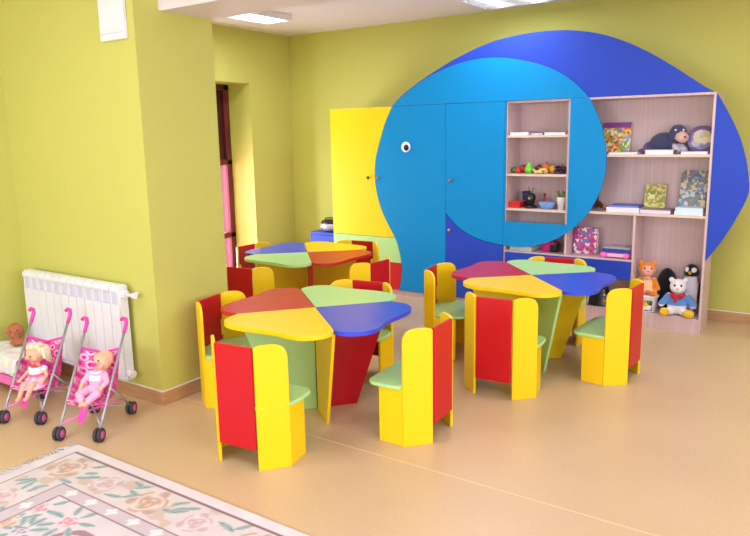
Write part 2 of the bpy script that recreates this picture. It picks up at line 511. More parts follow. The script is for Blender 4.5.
chairs = [
    (-2.398, 2.252,  96, 'red-backed chair nearest the camera, back turned, in front of the front table'),
    (-1.725, 3.112, 184, 'yellow chair with green seat at the right side of the front table'),
    (-3.275, 2.900,  11, 'chair at the left side of the front table, close to the green wall corner'),
    (-2.690, 3.800, -81, 'chair behind the front table facing the camera, under the green tabletop tip'),
    (-1.735, 3.757,  94, 'red-backed chair with its back turned in front of the right table'),
    (-1.092, 4.530, 177, 'yellow chair at the right side of the right table, before the plush toys'),
    (-2.572, 4.445,   9, 'chair at the left side of the right table with its green seat open toward it'),
    (-1.882, 5.285, -83, 'chair behind the right table, only its back top showing below the blue drawer'),
    (-3.830, 3.712,  98, 'red-backed chair with its back turned in front of the rear table'),
    (-3.040, 4.470, 176, 'chair at the right side of the rear table, in front of the red cupboard panel'),
    (-4.600, 4.560,   2, 'chair at the left side of the rear table beside the window reveal'),
    (-3.795, 5.285, -83, 'chair behind the rear table, its top showing against the pale green cupboard panel'),
]
proto = None
for x, y, a, lab in chairs:
    if proto is None: proto = make_chair(lab); c = proto
    else: c = copy_tree(proto)
    c.location = (x, y, 0); c.rotation_euler = (0, 0, R(a-90)); c['label'] = lab

# ------------------------------------------------------------------ tables
TH = .62
half = cr([(.515,.0015), (.548,.018), (.575,.053), (.590,.100), (.590,.150), (.571,.197), (.530,.238), (.468,.282), (.408,.333), (.353,.396), (.300,.455), (.242,.503), (.184,.529), (.128,.532), (.080,.515), (.040,.484), (.012,.458), (.0015,.452)], 4)
petal = [(.0015,.0015)] + half
def make_table(label, x, y, ang, petals, boards):
    t = thing('petal_table', label, 'table', (x, y, 0), R(ang), 'four-colour petal tables')
    for k, (sx, sy) in enumerate(((1,-1), (1,1), (-1,1), (-1,-1))):
        pl = [(u*sx, v*sy) for u, v in petal]
        o = B().prism(pl, (0,0,TH-.024), (1,0,0), (0,1,0), (0,0,1), .024).build('tabletop_panel', M[petals[k][0]], t, bevel=.003)
        o['label'] = petals[k][1] + ' petal panel'
    for k, col in enumerate(boards):
        r0, r1 = ((.27, .505), (.235, .445))[k % 2]
        board = [(.012,0), (r0,0), (r1,TH-.0255), (.012,TH-.0255)]
        d = Vector((math.cos(k*PI/2), math.sin(k*PI/2), 0)); n = Vector((-d.y, d.x, 0))
        o = B().prism(board, -n*.009, d, (0,0,1), n, .018).build('leg_board', M[col[0]], t, bevel=.0025)
        o['label'] = col[1] + ' tapered leg board'
    return t
Y_, RD, GR, BL, OR, CRM = ('yellow','yellow'), ('red','red'), ('green','pale green'), ('blue','blue'), ('orange','orange red'), ('crimson','crimson')
# petals: front-left, front-right, back-right, back-left; boards: front, right, back, left
make_table('petal table nearest the camera with red and green boards below', -2.545, 3.060, -40, (Y_, BL, GR, OR), (Y_, RD, BL, GR))
make_table('petal table at right in front of the shelves, green and yellow boards below', -1.822, 4.562, -46.5, (Y_, BL, GR, CRM), (GR, Y_, RD, Y_))
make_table('petal table at the rear before the yellow cupboard, only yellow boards facing', -3.862, 4.565, -46.5, (GR, OR, Y_, BL), (RD, Y_, GR, Y_))

# ------------------------------------------------------------------ elephant wall unit
YC = 5.827
PT = .018
ZT = 1.872
def front(poly, name, m, parent, y=YC-PT, t=PT, bevel=.0015):
    o = B().prism(poly, (0, y, 0), (1,0,0), (0,0,1), (0,1,0), t).build(name, m, parent, bevel=bevel)
    return o
headc = cr([(-3.771,1.885), (-3.862,1.722), (-3.943,1.504), (-3.985,1.357), (-3.997,1.22), (-3.982,1.058), (-3.925,.865), (-3.835,.70), (-3.752,.565), (-3.708,.43), (-3.690,.30), (-3.697,.18), (-3.725,.055)], 6)
earlow = [(-3.187,.863), (-3.052,.735), (-2.922,.667), (-2.799,.628), (-2.66,.605), (-2.589,.599), (-2.490,.594), (-2.396,.600), (-2.257,.628), (-2.122,.682), (-1.992,.766), (-1.867,.888), (-1.773,1.046), (-1.722,1.204), (-1.706,1.37), (-1.726,1.528), (-1.772,1.685), (-1.838,1.822), (-1.872,1.874)]
eartop = [(-1.872,1.874), (-1.920,1.928), (-1.999,2.001), (-2.123,2.085), (-2.29,2.158), (-2.434,2.2), (-2.572,2.230), (-2.713,2.246), (-2.857,2.248), (-3.006,2.232), (-3.158,2.199), (-3.315,2.147), (-3.477,2.076), (-3.644,1.974), (-3.771,1.885)]
E_low = cr(earlow, 5); E_top = cr(eartop, 5)
XS1, XS2 = -3.192, -2.603
def knob(x, z, parent, m=None, y=YC-PT):
    b = B(); b.lathe([(0,.022),(.014,.021),(.018,.015),(.009,.010),(.006,.004),(.008,0)], (x, y, z), rotx(PI/2), 14)
    return b.build('knob', m or M['brass'], parent)
def carcass(x0, x1, parent, shelves=()):
    b = B()
    b.box(x0, x0+PT, YC, YW-.03, .055, ZT); b.box(x1-PT, x1, YC, YW-.03, .055, ZT)
    b.box(x0, x1, YC, YW-.03, ZT-PT, ZT); b.box(x0, x1, YC, YW-.03, .055, .055+PT)
    b.box(x0, x1, YW-.03, YW-.014, .055, ZT)
    return b.build('carcass', M['wood'], parent)
def plinth(x0, x1, parent, h=.055):
    return B().box(x0, x1, YC+.006, YW-.03, 0, h).build('plinth', M['wood'], parent)
# --- wardrobe with yellow, green, red panels and the blue elephant head door
W1 = thing('wardrobe', 'tall wardrobe with yellow doors and blue elephant head door with an eye', 'wardrobe', (0,0,0))
XL1 = -4.545
carcass(XL1, XS1-.001, W1); plinth(XL1, XS1-.001, W1)
def head_x(z):
    for (x0, z0), (x1, z1) in zip(headc, headc[1:]):
        if z1 <= z <= z0: return x0 + (x1-x0)*(z0-z)/(z0-z1)
    return headc[-1][0]
def band(z0, z1, g=.004):
    pts = [(XL1, z1), (head_x(z1)-g, z1)] + [(x-g, z) for x, z in headc if z0 < z < z1] + [(head_x(z0)-g, z0), (XL1, z0)]
    return pts
yd = front(band(.588, 1.870), 'door', M['yellow'], W1); yd['label'] = 'yellow curved door'
knob(-4.075, 1.181, yd, M['dark_metal'])
gd = front(band(.335, .584), 'drawer_front', M['green'], W1); gd['label'] = 'pale green drawer front'
rd = front(band(.058, .331), 'drawer_front', M['red'], W1); rd['label'] = 'red drawer front'
hp = [(x, z) for x, z in headc if z <= 1.870] + [(XS1-.003, .055), (XS1-.003, 1.870)]
hp = [(head_x(1.870), 1.870)] + hp
hd = front(hp, 'door', M['light_blue'], W1); hd['label'] = 'blue elephant head door'
knob(-3.955, 1.183, hd)
eye = B().lathe([(.050,0),(.050,.006),(.044,.010),(0,.011)], (-3.627, YC-PT, 1.483), rotx(PI/2), 28).build('eye', M['eye_white'], hd)
B().lathe([(.029,0),(.029,.003),(.024,.005),(0,.0055)], (-3.618, YC-PT-.0105, 1.478), rotx(PI/2), 24).build('pupil', mat('navy_pupil', (14,36,92), .3), eye)
# --- middle cupboard, azure over royal blue doors split along the ear curve
W2 = thing('cupboard', 'middle cupboard with azure upper door above a royal blue lower door', 'cupboard', (0,0,0))
carcass(XS1+.001, XS2-.001, W2); plinth(XS1+.001, XS2-.001, W2)
el = [p for p in E_low if XS1 < p[0] < XS2]
zl = .869; zr = .599
ud = front([(XS1, 1.870), (XS1, zl)] + el + [(XS2-.002, zr), (XS2-.002, 1.870)], 'door', M['light_blue'], W2); ud['label'] = 'azure ear door'
knob(-3.134, 1.175, ud)
ld = front([(XS1, .058), (XS1, zl-.006)] + [(x-.002, z-.005) for x, z in el] + [(XS2-.002, zr-.005), (XS2-.002, .058)], 'door', M['dark_blue'], W2); ld['label'] = 'royal blue lower door'
knob(-3.144, .706, ld)
# --- open shelving unit with ear panel, drawer and blue side panel
YSB = YC+.30                                            # back of the shallow shelving unit
W3 = thing('shelf_unit', 'open ash shelving unit with toys, azure ear panel and blue drawer', 'shelves', (0,0,0))
X0, X1 = XS2+.001, -.919
XN, XD = -2.030, -1.462
b = B()
b.box(X0, X0+PT, YC, YSB, 0, ZT); b.box(X1-PT, X1, YC, YSB, 0, ZT)
b.box(X0+PT, X1-PT, YC, YSB, ZT-PT, ZT)
b.build('carcass', M['wood'], W3, bevel=.0015)
B().box(X0+PT, X1-PT, YSB-.010, YSB-.002, .10, ZT-PT).build('back_panel', M['wood'], W3)
B().box(XN-.009, XN+.009, YC+.001, YSB-.011, .552, ZT-PT).build('partition', M['wood'], W3)
B().box(XD-.009, XD+.009, YC+.001, YSB-.011, .122, .918).build('partition', M['wood'], W3)
def shelf(x0, x1, z1, t=.020):
    b = B(); b.box(x0, x1, YC+.004, YSB-.011, z1-t, z1); b.box(x0, x1, YC+.0005, YC+.004, z1-t, z1, 1)
    return b.build('shelf', [M['wood'], M['wood_edge']], W3)
for z in (1.577, 1.243, .937): shelf(X0+PT, XN-.009, z)
shelf(XN+.009, X1-PT, 1.412); shelf(XN+.009, X1-PT, .943)
shelf(X0+PT, XD-.009, .552, .012)
b = B(); b.box(X0+PT, X1-PT, YC+.001, YSB-.011, .104, .122); b.box(X0+PT, X1-PT, YC+.003, YC+.02, 0, .104)
b.build('plinth', M['wood'], W3)
b = B(); b.box(X0+.02, XD-.012, YC-.016, YC, .388, .540)
dr = b.build('drawer', M['dark_blue'], W3, bevel=.002)
B().box(X0+PT+.006, XD-.016, YC, YSB-.03, .392, .402).build('drawer_base', M['wood'], dr)
knob(-1.842, .486, dr, M['brass'], YC-.016); knob(-2.225, .486, dr, M['brass'], YC-.016)
# ear panel with the niche cut out (left part, right part, strips joined edge to edge)
NX0, NX1, NZ0, NZ1 = X0+.010, -2.017, .818, 1.860
er = [p for p in E_low if p[0] > X0]
poly = [(X0, 1.872), (X0, NZ0-.2), (X0, .599)] + er + [(NX1, 1.872), (NX1, NZ0), (NX0, NZ0), (NX0, 1.872)]
ep = front(poly, 'ear_panel', M['light_blue'], W3, bevel=0); ep['label'] = 'azure ear panel round the niche'
sidep = cr([(-.918,1.862), (-.860,1.768), (-.786,1.630), (-.728,1.496), (-.685,1.350), (-.659,1.200), (-.661,1.110), (-.700,.996), (-.756,.871), (-.826,.735), (-.918,.592)], 6)
sp = front(sidep, 'side_panel', M['dark_blue'], W3, y=YC); sp['label'] = 'royal blue curved side panel'
# --- crown panels on top of the units
CP = thing('crown_panel', 'curved blue elephant back panel standing along the cabinet tops', 'panel', (0,0,ZT))
topc = cr([(-3.800,1.8725), (-3.701,1.955), (-3.532,2.062), (-3.368,2.148), (-3.158,2.245), (-2.957,2.322), (-2.762,2.380), (-2.575,2.412), (-2.394,2.427), (-2.263,2.429), (-2.134,2.424), (-2.008,2.409), (-1.860,2.380), (-1.723,2.337), (-1.566,2.271), (-1.412,2.188), (-1.260,2.092), (-1.112,1.989), (-1.003,1.912), (-.930,1.8725)], 5)
bp = front([(x, z-ZT) for x, z in topc], 'back_crown', M['dark_blue'], CP, y=YC+.001); bp['label'] = 'royal blue back arch'
lp = front([(x, z-ZT+(.001 if z < 1.8735 else 0)) for x, z in [(-1.874,1.8735)] + E_top[1:-1] + [(-3.785,1.8735)]], 'ear_crown', M['light_blue'], CP, y=YC-PT, t=PT); lp['label'] = 'azure ear top'
for x in (-3.3, -2.3, -1.4):
    B().box(x-.02, x+.02, YC+.02, YC+.24, 0, .02).build('support_bracket', M['wood'], CP)

# ------------------------------------------------------------------ small blue drawer cabinet and player in the corner
t = thing('drawer_cabinet', 'low blue drawer cabinet in the corner left of the yellow door', 'cabinet', (-4.80, 6.15, 0))
B().box(-.20, .20, -.18, .19, 0, .555).build('body', M['dark_blue'], t, bevel=.003)
for z in (.29, .05):
    d = B().box(-.19, .19, -.196, -.181, z, z+.235).build('drawer', M['dark_blue'], t, bevel=.002)
    B().tube([(-.07,-.198,z+.16), (-.07,-.218,z+.16), (.07,-.218,z+.16), (.07,-.198,z+.16)], .007, 8).build('handle', M['white_plastic'], d)
t = thing('cd_player', 'silver and black portable player on the blue corner cabinet', 'player', (-4.80, 6.08, .555))
B().ball((0,0,.062), (.125,.095,.062), 0, 24, 12).build('body', mat('silver_plastic', (196,190,204), .3, metal=.3), t)
B().ball((0,0,.098), (.115,.085,.042), 0, 24, 12).build('lid', M['black_plastic'], t)
B().tube([(-.10,.03,.10), (-.09,.03,.142), (0,.03,.152), (.09,.03,.142), (.10,.03,.10)], .008, 8).build('handle', M['black_plastic'], t)

# ------------------------------------------------------------------ radiator
t = thing('radiator', 'white ribbed radiator on the lime wall behind the doll strollers', 'radiator', (-4.10, YPF, .12))
n = 12; x0, x1 = -.555, .502; w = (x1-x0)/n
for k in range(n):
    a = x0 + k*w; b = B()
    b.box(a+.003, a+w-.003, -.100, -.090, .055, .500)               # front plate
    b.box(a+.002, a+w-.002, -.088, -.030, .02, .585, 0)             # core
    b.box(a+.012, a+w-.012, -.094, -.034, .500, .580, 1)
    b.box(a+.008, a+.014, -.098, -.03, .5, .6); b.box(a+w-.014, a+w-.008, -.098, -.03, .5, .6)
    prof = [(-.100,.575), (-.104,.590), (-.098,.608), (-.080,.620), (-.045,.622), (-.028,.612), (-.026,.575)]
    b.prism(prof, (a+.0035, 0, 0), (0,1,0), (0,0,1), (1,0,0), w-.007)
    b.build('section', [M['rad_white'], M['rad_shade']], t, bevel=.003)
b = B()
for s in (-.35, .35): b.box(s-.015, s+.015, -.031, -.001, .45, .50)
b.build('wall_bracket', M['rad_white'], t)
v = B(); v.tube([(x1-.005,-.062,.565), (x1+.03,-.062,.565)], .024, 14); v.tube([(x1+.028,-.062,.565), (x1+.07,-.062,.565), (x1+.085,-.062,.565)], .011, 10)
v.tube([(x1+.07,-.062,.565), (x1+.07,-.03,.565), (x1+.07,-.001,.565)], .011, 10)
v.tube([(x1+.085,-.062,.565), (x1+.115,-.062,.565)], [.016,.018], 12)
v.build('valve', M['white_plastic'], t)
v = B(); v.tube([(x1-.005,-.062,.06), (x1+.03,-.062,.06)], .026, 14); v.tube([(x1+.03,-.062,.06), (x1+.042,-.062,.06)], .017, 6)
v.build('end_plug', M['white_plastic'], t)

# white box high on the wall
t = thing('wall_box', 'white box mounted high on the lime wall above the radiator', 'box', (-3.545, YPF, 2.155))
B().box(-.112, .112, -.026, 0, 0, .42).build('body', M['white_plastic'], t, bevel=.006)
B().box(-.100, .100, -.030, -.026, .05, .41).build('cover', M['white_plastic'], t, bevel=.003)
B().box(-.100, .100, -.0285, -.026, .034, .041).build('slot', M['rad_shade'], t)

# ------------------------------------------------------------------ rug
RX0, RX1, RY1, RY0 = -3.295, -.90, 1.955, .05
def mixc(a, b, t): return tuple(a[i]+(b[i]-a[i])*t for i in range(3))
CRE = (202,192,200); FLD = (200,190,197); MAU = (122,90,104); BND = (190,175,188); BEI = (190,164,150); TEA = (112,144,148); ROS = (188,124,146); WHT = (222,218,224)
rr = random.Random(3)
def flower(px, py, cx, cy, rad, ang, petals, cols):
    dx, dy = px-cx, py-cy; d = math.hypot(dx, dy)/rad
    if d > 1.15: return None
    a = math.atan2(dy, dx) + ang
    edge = .82 + .18*math.cos(petals*a)
    if d > edge: return None
    sw = math.sin(a*petals*.5 + d*9.0)
    ring = math.sin(d*15.0 + sw*1.3)
    c = mixc(cols[0], cols[1], .5+.5*ring)
    if d < .25: c = mixc(cols[2], c, d/.25)
    return c
def leaf(px, py, cx, cy, L, W, ang, col):
    dx, dy = px-cx, py-cy; c, s = math.cos(ang), math.sin(ang)
    u = (dx*c+dy*s)/L; v = (-dx*s+dy*c)/W
    if abs(u) > 1: return None
    wv = (1-u*u)
    if abs(v) > wv: return None
    return mixc(col, WHT, .15 + .35*abs(v)) if abs(v) > .12 else mixc(col, (90,120,125), .35)
big = []; lv = []; wf = []; fl = []
def lay_band():
    s = .20; k = 0
    while s < 2.35:          # along the long side
        cx, cy = RX0+s, RY1-.185
        big.append((cx, cy, .118 if k % 2 == 0 else .09, rr.random()*6, 6, ((178,150,138), (214,200,194), (200,128,100)) if k % 2 == 0 else ((190,164,170), (214,204,208), (196,140,152))))
        for q in range(5):
            lv.append((cx+.16+rr.uniform(-.05,.05), cy+rr.uniform(-.09,.09), rr.uniform(.035,.055), .016, rr.uniform(-.3,1.0), TEA))
        s += .31; k += 1
    s = .52; k = 1
    while s < 1.8:
        cx, cy = RX0+.20, RY1-s
        big.append((cx, cy, .118 if k % 2 == 0 else .09, rr.random()*6, 6, ((178,150,138), (214,200,194), (200,128,100)) if k % 2 == 0 else ((190,164,170), (214,204,208), (196,140,152))))
        for q in range(5):
            lv.append((cx+rr.uniform(-.09,.09), cy+.16+rr.uniform(-.05,.05), rr.uniform(.035,.055), .016, rr.uniform(.6,2.0), TEA))
        s += .31; k += 1
    s = .45
    while s < 2.35: wf.append((RX0+s, RY1-.325)); s += .15
    s = .50
    while s < 1.8: wf.append((RX0+.375, RY1-s)); s += .15
    for cx, cy, rd, cc in ((-2.848,1.475,.048,(200,120,146)), (-2.865,1.335,.062,(206,150,112)), (-2.63,1.48,.045,(190,120,146)), (-2.74,1.33,.035,(110,120,160))):
        fl.append((cx, cy, rd, 1.0, 5, (cc, (226,204,206), (206,130,110))))
        for w in range(7):
            a = w*.9+cx*5; lv.append((cx+(rd+.045)*math.cos(a), cy+(rd+.045)*math.sin(a), .042, .017, a, TEA))
    for q in range(34):
        cx, cy = RX0+.60+rr.random()*1.4, RY1-.68-rr.random()*.9
        fl.append((cx, cy, rr.uniform(.035,.06), rr.random()*6, 5, (rr.choice([ROS,(226,170,150),(200,150,170)]), (240,220,224), (220,150,120))))
        for w in range(4):
            a = rr.random()*6.28
            lv.append((cx+.085*math.cos(a), cy+.085*math.sin(a), .04, .016, a, rr.choice([TEA,(120,150,165),(150,178,170)])))
lay_band()
# scrolls of the inner field
scr = [(RX0+.83, RY1-.60, .13), (RX0+1.5, RY1-.70, .17), (RX0+.80, RY1-1.15, .16)]
def bucket(items, size=.25):
    d = {}
    for it in items:
        k = (int(it[0]//size), int(it[1]//size))
        for i in (-1,0,1):
            for j in (-1,0,1): d.setdefault((k[0]+i, k[1]+j), []).append(it)
    return d
bb, bl_, bw, bf = bucket(big), bucket(lv), bucket(wf), bucket(fl)
def rug_color(co):
    x, y = co.x, co.y
    k = (int(x//.25), int(y//.25))
    dx = min(x-RX0, RX1-x); dy = min(RY1-y, y-RY0)
    # border widths differ a little between the long and short sides
    d = min(dx, dy*1.14)
    nz = noise.noise(Vector((x*9, y*9, 0)))*.5+.5
    if d < .068: return mixc(CRE, WHT, nz)
    if d < .079: return MAU
    if d < .325:
        c = mixc((216,208,212), (198,184,184), nz)
        for f in bb.get(k, ()):
            q = flower(x, y, *f)
            if q: return q
        for f in bl_.get(k, ()):
            q = leaf(x, y, *f)
            if q: return q
        if nz > .62: c = mixc(c, BEI, .6)
        return c
    if d < .336: return MAU
    if d < .415:
        c = mixc(BND, (200,187,196), nz)
        for f in bw.get(k, ()):
            q = flower(x, y, f[0], f[1], .032, 0, 4, (WHT, WHT, (240,225,220)))
            if q: return WHT
        return c
    if d < .427: return MAU
    for f in bf.get(k, ()):
        q = flower(x, y, *f)
        if q: return q
    for f in bl_.get(k, ()):
        q = leaf(x, y, *f)
        if q: return q
    for sx, sy, sr in scr:
        ddx, ddy = x-sx, y-sy; dd = math.hypot(ddx, ddy)
        if dd < sr and abs(dd - sr*(.25+.75*((math.atan2(ddy, ddx)+PI)/(2*PI)))) < .02: return (156,116,130)
    return mixc(FLD, WHT, nz*.6)
rug = thing('area_rug', 'pale floral rug with mauve borders and fringe on the vinyl floor', 'rug', (0,0,0))
cell = .0075
nx, ny = int((RX1-RX0)/cell)+1, int((RY1-RY0)/cell)+1
b = B()
b.grid(nx, ny, lambda u, v: (RX0+(RX1-RX0)*u, RY0+(RY1-RY0)*v, .011), 0, False)
# bound edge all round
for a0, a1 in (((RX0,RY0),(RX1,RY0)), ((RX1,RY0),(RX1,RY1)), ((RX1,RY1),(RX0,RY1)), ((RX0,RY1),(RX0,RY0))):
    m = 200
    vs = []
    for i in range(m+1):
        px, py = a0[0]+(a1[0]-a0[0])*i/m, a0[1]+(a1[1]-a0[1])*i/m
        vs += [(px, py, 0.0), (px, py, .011)]
    b.add(vs, [(2*i, 2*i+2, 2*i+3, 2*i+1) for i in range(m)])
b.build('pile', M['rug'], rug, color=rug_color)
b = B()
q = random.Random(5)
yy = RY1-.01
while yy > RY0:
    px = RX0; L = q.uniform(.05,.085); a = q.uniform(-.5,.5)
    pts = []
    for i in range(5):
        f = i/4
        pts.append((px - L*f*math.cos(a) , yy + L*f*math.sin(a) + .006*math.sin(f*5+q.random()*6), .007*(1-f)+.003))
    b.tube(pts, [.0035,.003,.003,.0025,.0015], 5, 0)
    yy -= q.uniform(.008,.013)
fr = b.build('fringe', mat('grey_white_tassel', (206,200,206), .9), rug)
fr['kind'] = 'stuff'

# ------------------------------------------------------------------ doll strollers
FPINK = (238, 96, 190); FMAG = (214, 40, 140); FWHI = (250, 214, 236)
def fabric_color(co):
    # big rings and dots printed on the cloth
    u, v = co.x*1.0, co.z+co.y*.8
    best = FPINK
    for i in range(-3, 4):
        for j in range(0, 14):
            cx = i*.068 + (.034 if j % 2 else 0); cy = .12 + j*.045
            rr_ = .019 + .009*((i*7+j*3) % 3)/2
            d = math.hypot(u-cx, v-cy)
            if d < rr_*.55: return FMAG if (i+j) % 2 else FPINK
            if d < rr_: best = FWHI if (i+j) % 2 else FMAG
    return best
def make_stroller(label):
    t = thing('doll_stroller', label, 'stroller', (0,0,0), 0, 'pink doll strollers')
    def tz(y): return .045 + 1.26*y
    def tx(y): return .115 + .006*y/.4
    for s in (-1, 1):
        B().tube([(s*tx(0), -.004, .038), (s*tx(.1), .1, tz(.1)), (s*tx(.385), .385, tz(.385))], .0075, 10).build('front_tube', M['tube_grey'], t)
        B().tube([(s*.118, .385, .040), (s*.121, .28, .14), (s*.124, .15, .245)], .007, 10).build('rear_tube', M['tube_grey'], t)
        h = [(s*tx(.365), .365, tz(.365)), (s*tx(.40), .402, tz(.40)+.004), (s*tx(.4)-.008, .414, tz(.4)+.024), (s*tx(.4)-.026, .420, tz(.4)+.028), (s*tx(.4)-.042, .424, tz(.4)+.016)]
        B().tube(h, [.011,.0115,.012,.0115,.010], 10).build('handle', M['pink'], t)
        for y in (0, .385):
            w = B()
            for k in (-1, 1):
                w.lathe([(.014,-.009),(.034,-.009),(.038,-.005),(.038,.005),(.034,.009),(.014,.009)], (s*.115+k*.012, y, .038), roty(PI/2), 24, 0)
            tyre = w.build('wheel', M['tyre'], t)
            w = B()
            for k in (-1, 1):
                w.lathe([(0,-.0105),(.022,-.010),(.023,0),(.022,.010),(0,.0105)], (s*.115+k*.012, y, .038), roty(PI/2), 18, 0)
            w.build('hub', M['hub'], tyre)
        B().tube([(s*.116, .025, .08), (0, .17, .115), (-s*.118, .32, .125)], .006, 8).build('cross_brace', M['tube_grey'] if s > 0 else M['pink_soft'], t)
    B().tube([(-.118, .385, .05), (.118, .385, .05)], .006, 8).build('axle', M['tube_grey'], t)
    B().tube([(-.119, .305, tz(.305)), (0, .326, tz(.305)-.034), (.119, .305, tz(.305))], .008, 8).build('top_bar', M['pink'], t)
    st = [(.310,.415), (.300,.375), (.288,.325), (.274,.275), (.256,.225), (.225,.19), (.175,.178), (.12,.178), (.075,.185)]
    nu = 17
    def fab(u, v):
        f = v*(len(st)-1); i = min(int(f), len(st)-2); g = f-i
        y = st[i][0]+(st[i+1][0]-st[i][0])*g; z = st[i][1]+(st[i+1][1]-st[i][1])*g
        k = u*2-1
        yt = max(.09, min(.31, y)) if z > .25 else y+.015
        hx = tx(yt)
        if abs(k) > .75:
            e = (abs(k)-.75)/.25
            ztube = tz(yt) if z <= .25 else max(z, tz(yt)-.02)
            ztube = min(ztube, z+.12)
            return Vector((math.copysign(hx*.90+hx*.1*e, k), y+(yt-y)*e, z+(ztube-z)*e))
        sg = 1-(k/.75)**2
        return Vector((k/.75*hx*.9, y+.018*sg*(1 if z > .22 else 0), z-.014*sg*(1 if z < .3 else 0)-.026*sg*(1-v)**2))
    b = B(); b.grid(65, 97, fab)
    b.build('fabric_seat', M['vfab'], t, color=fabric_color, solid=.003)
    b = B(); b.grid(5, 14, lambda u, v: Vector(((u-.5)*.035, .078-.055*v+.012*math.sin(v*3), .178-.085*v)))
    b.build('foot_strap', M['pink'], t, solid=.003)
    return t
st1 = make_stroller('pink doll stroller at left holding the blond doll')
st1.location = (-3.850, 1.958, 0); st1.rotation_euler = (0,0,R(28))
st2 = copy_tree(st1)
st2.location = (-3.352, 1.998, 0); st2.rotation_euler = (0,0,R(28))
st2['label'] = 'pink doll stroller at right holding the bald baby doll'

SKIN = (238,178,150); CHEEK = (236,146,134); LIP = (206,92,98)
def doll_face(hc, hr, fwd, up, extra=None):
    """colour function for a doll skin with cheeks and lips on the head at hc"""
    hc = Vector(hc); fwd = Vector(fwd).normalized(); up = Vector(up).normalized(); rt = fwd.cross(up)
    def fn(co):
        if extra:
            e = extra(co)
            if e: return e
        d = co-hc
        if d.length < hr*1.35 and d.dot(fwd) > hr*.3:
            x, z = d.dot(rt)/hr, d.dot(up)/hr
            if abs(x) < .17 and abs(z+.52) < .07: return LIP
            if math.hypot(abs(x)-.5, z+.3) < .2: return CHEEK
        return SKIN
    return fn
def add_eyes(parent, hc, hr, fwd, up):
    hc = Vector(hc); fwd = Vector(fwd).normalized(); up = Vector(up).normalized(); rt = fwd.cross(up).normalized()
    for s in (-1, 1):
        c = hc + (fwd*.90 + rt*s*.36 + up*.0).normalized()*hr*.97
        B().ball(c, hr*.095, 0, 12, 8).build('eye', M['eye_black'], parent)

# blond doll seated in the left stroller (stroller axes: x right, y back, z up)
T = Matrix.Translation(st1.location) @ rotz(R(28))
def doll_root(name, label, T, base_local):
    w = T @ Vector(base_local)
    return thing(name, label, 'doll', w, T.to_euler().z)
d1 = doll_root('doll', 'blond doll in a pink and white dress sitting in the left stroller', T, (.008,.18,.178)); d1.scale = (.88,.88,.88)
hc = (-.015,.020,.205); fw = (-.35,-.9,-.05)
prims = [('e',(0,.01,.07),(.042,.034,.055)), ('e',(0,.0,.025),(.046,.045,.03)), ('c',(0,.015,.115),.018,(-.012,.02,.16),.018),
         ('e',hc,(.060,.058,.064)), ('e',(-.040,-.025,.19),(.02,.02,.018)), ('e',(.01,-.032,.188),(.022,.02,.018)), ('e',(-.036,-.036,.2),(.008,.011,.008)),
         ('c',(-.045,.01,.105),.016,(-.075,-.02,.07),.013), ('c',(-.075,-.02,.07),.013,(-.085,-.06,.05),.010), ('e',(-.086,-.07,.046),(.012,.014,.009)),
         ('c',(.045,.01,.105),.016,(.075,-.015,.065),.013), ('c',(.075,-.015,.065),.013,(.07,-.055,.04),.010), ('e',(.07,-.065,.037),(.012,.014,.009)),
         ('c',(-.028,-.02,.025),.026,(-.035,-.11,.028),.021), ('c',(-.035,-.11,.028),.020,(-.037,-.165,-.035),.015), ('e',(-.038,-.180,-.047),(.016,.026,.014)),
         ('c',(.028,-.02,.025),.026,(.025,-.11,.030),.021), ('c',(.025,-.11,.030),.020,(.02,-.165,-.030),.015), ('e',(.02,-.182,-.042),(.016,.026,.014)),
         ('e',(-.06,.035,.2),(.008,.012,.014)), ('e',(.045,.06,.2),(.008,.012,.014))]
for s, c in ((-1,(-.086,-.07,.046)), (1,(.07,-.065,.037))):
    for k in range(4): prims.append(('c',(c[0]+(k-1.5)*.006, c[1]-.006, c[2]),.0045,(c[0]+(k-1.5)*.007, c[1]-.020-.003*(k in (1,2)), c[2]-.006),.0038))
    prims.append(('c',(c[0]-s*.009, c[1]+.002, c[2]),.0045,(c[0]-s*.016, c[1]-.010, c[2]-.002),.004))
body = blob('body', prims, M['skin'], d1, .004, 2, doll_face(hc, .06, fw, (0,0,1)))
add_eyes(body, hc, .061, fw, (0,0,1))
hp = [('e',(-.005,.035,.222),(.064,.056,.058)), ('e',(-.012,.01,.258),(.052,.046,.022))]
for k in range(9):
    a = k/8*PI*1.15-.25
    x, y = -.005+.058*math.cos(a), .035+.052*math.sin(a)
    hp.append(('c',(x, y, .235),.02,(x*1.25, y+.01, .165-.015*(k % 2)),.014))
hp += [('e',(-.012,-.012,.262),(.034,.024,.012)), ('c',(.05,.0,.24),.018,(.068,-.01,.19),.013)]
blob('hair', hp, M['plush'], d1, .0045, 2, lambda co: mixc((226,200,160),(246,232,206), .5+.5*math.sin(co.x*190+co.z*60)))
def dress_col(co):
    if co.z > .088 or math.hypot(co.x, co.y+.0) < .0: return (250,236,240)
    if .070 < co.z < .088: return (226,70,120)
    return mixc((240,150,200),(250,214,232), .5+.5*math.sin(co.x*140))
dr_ = B()
dr_.lathe([(.036,.125),(.046,.115),(.050,.09),(.047,.075),(.060,.055),(.078,.030),(.092,.006),(.094,.001)], (0,-.008,0), Matrix.Diagonal((.95,1.05,1,1)), 36)
for v in dr_.v:
    if v.z < .06:
        a = math.atan2(v.y, v.x); k = (.06-v.z)/.06
        v.y -= .035*k; v.x += .006*k*math.sin(a*9); v.y += .006*k*math.cos(a*9)
        if v.y > .045: v.y = .045
for s in (-1, 1): dr_.ball((s*.046,.008,.106), (.022,.022,.020), 0, 14, 8)
dr_.build('dress', M['vfab'], d1, color=dress_col, solid=.003)
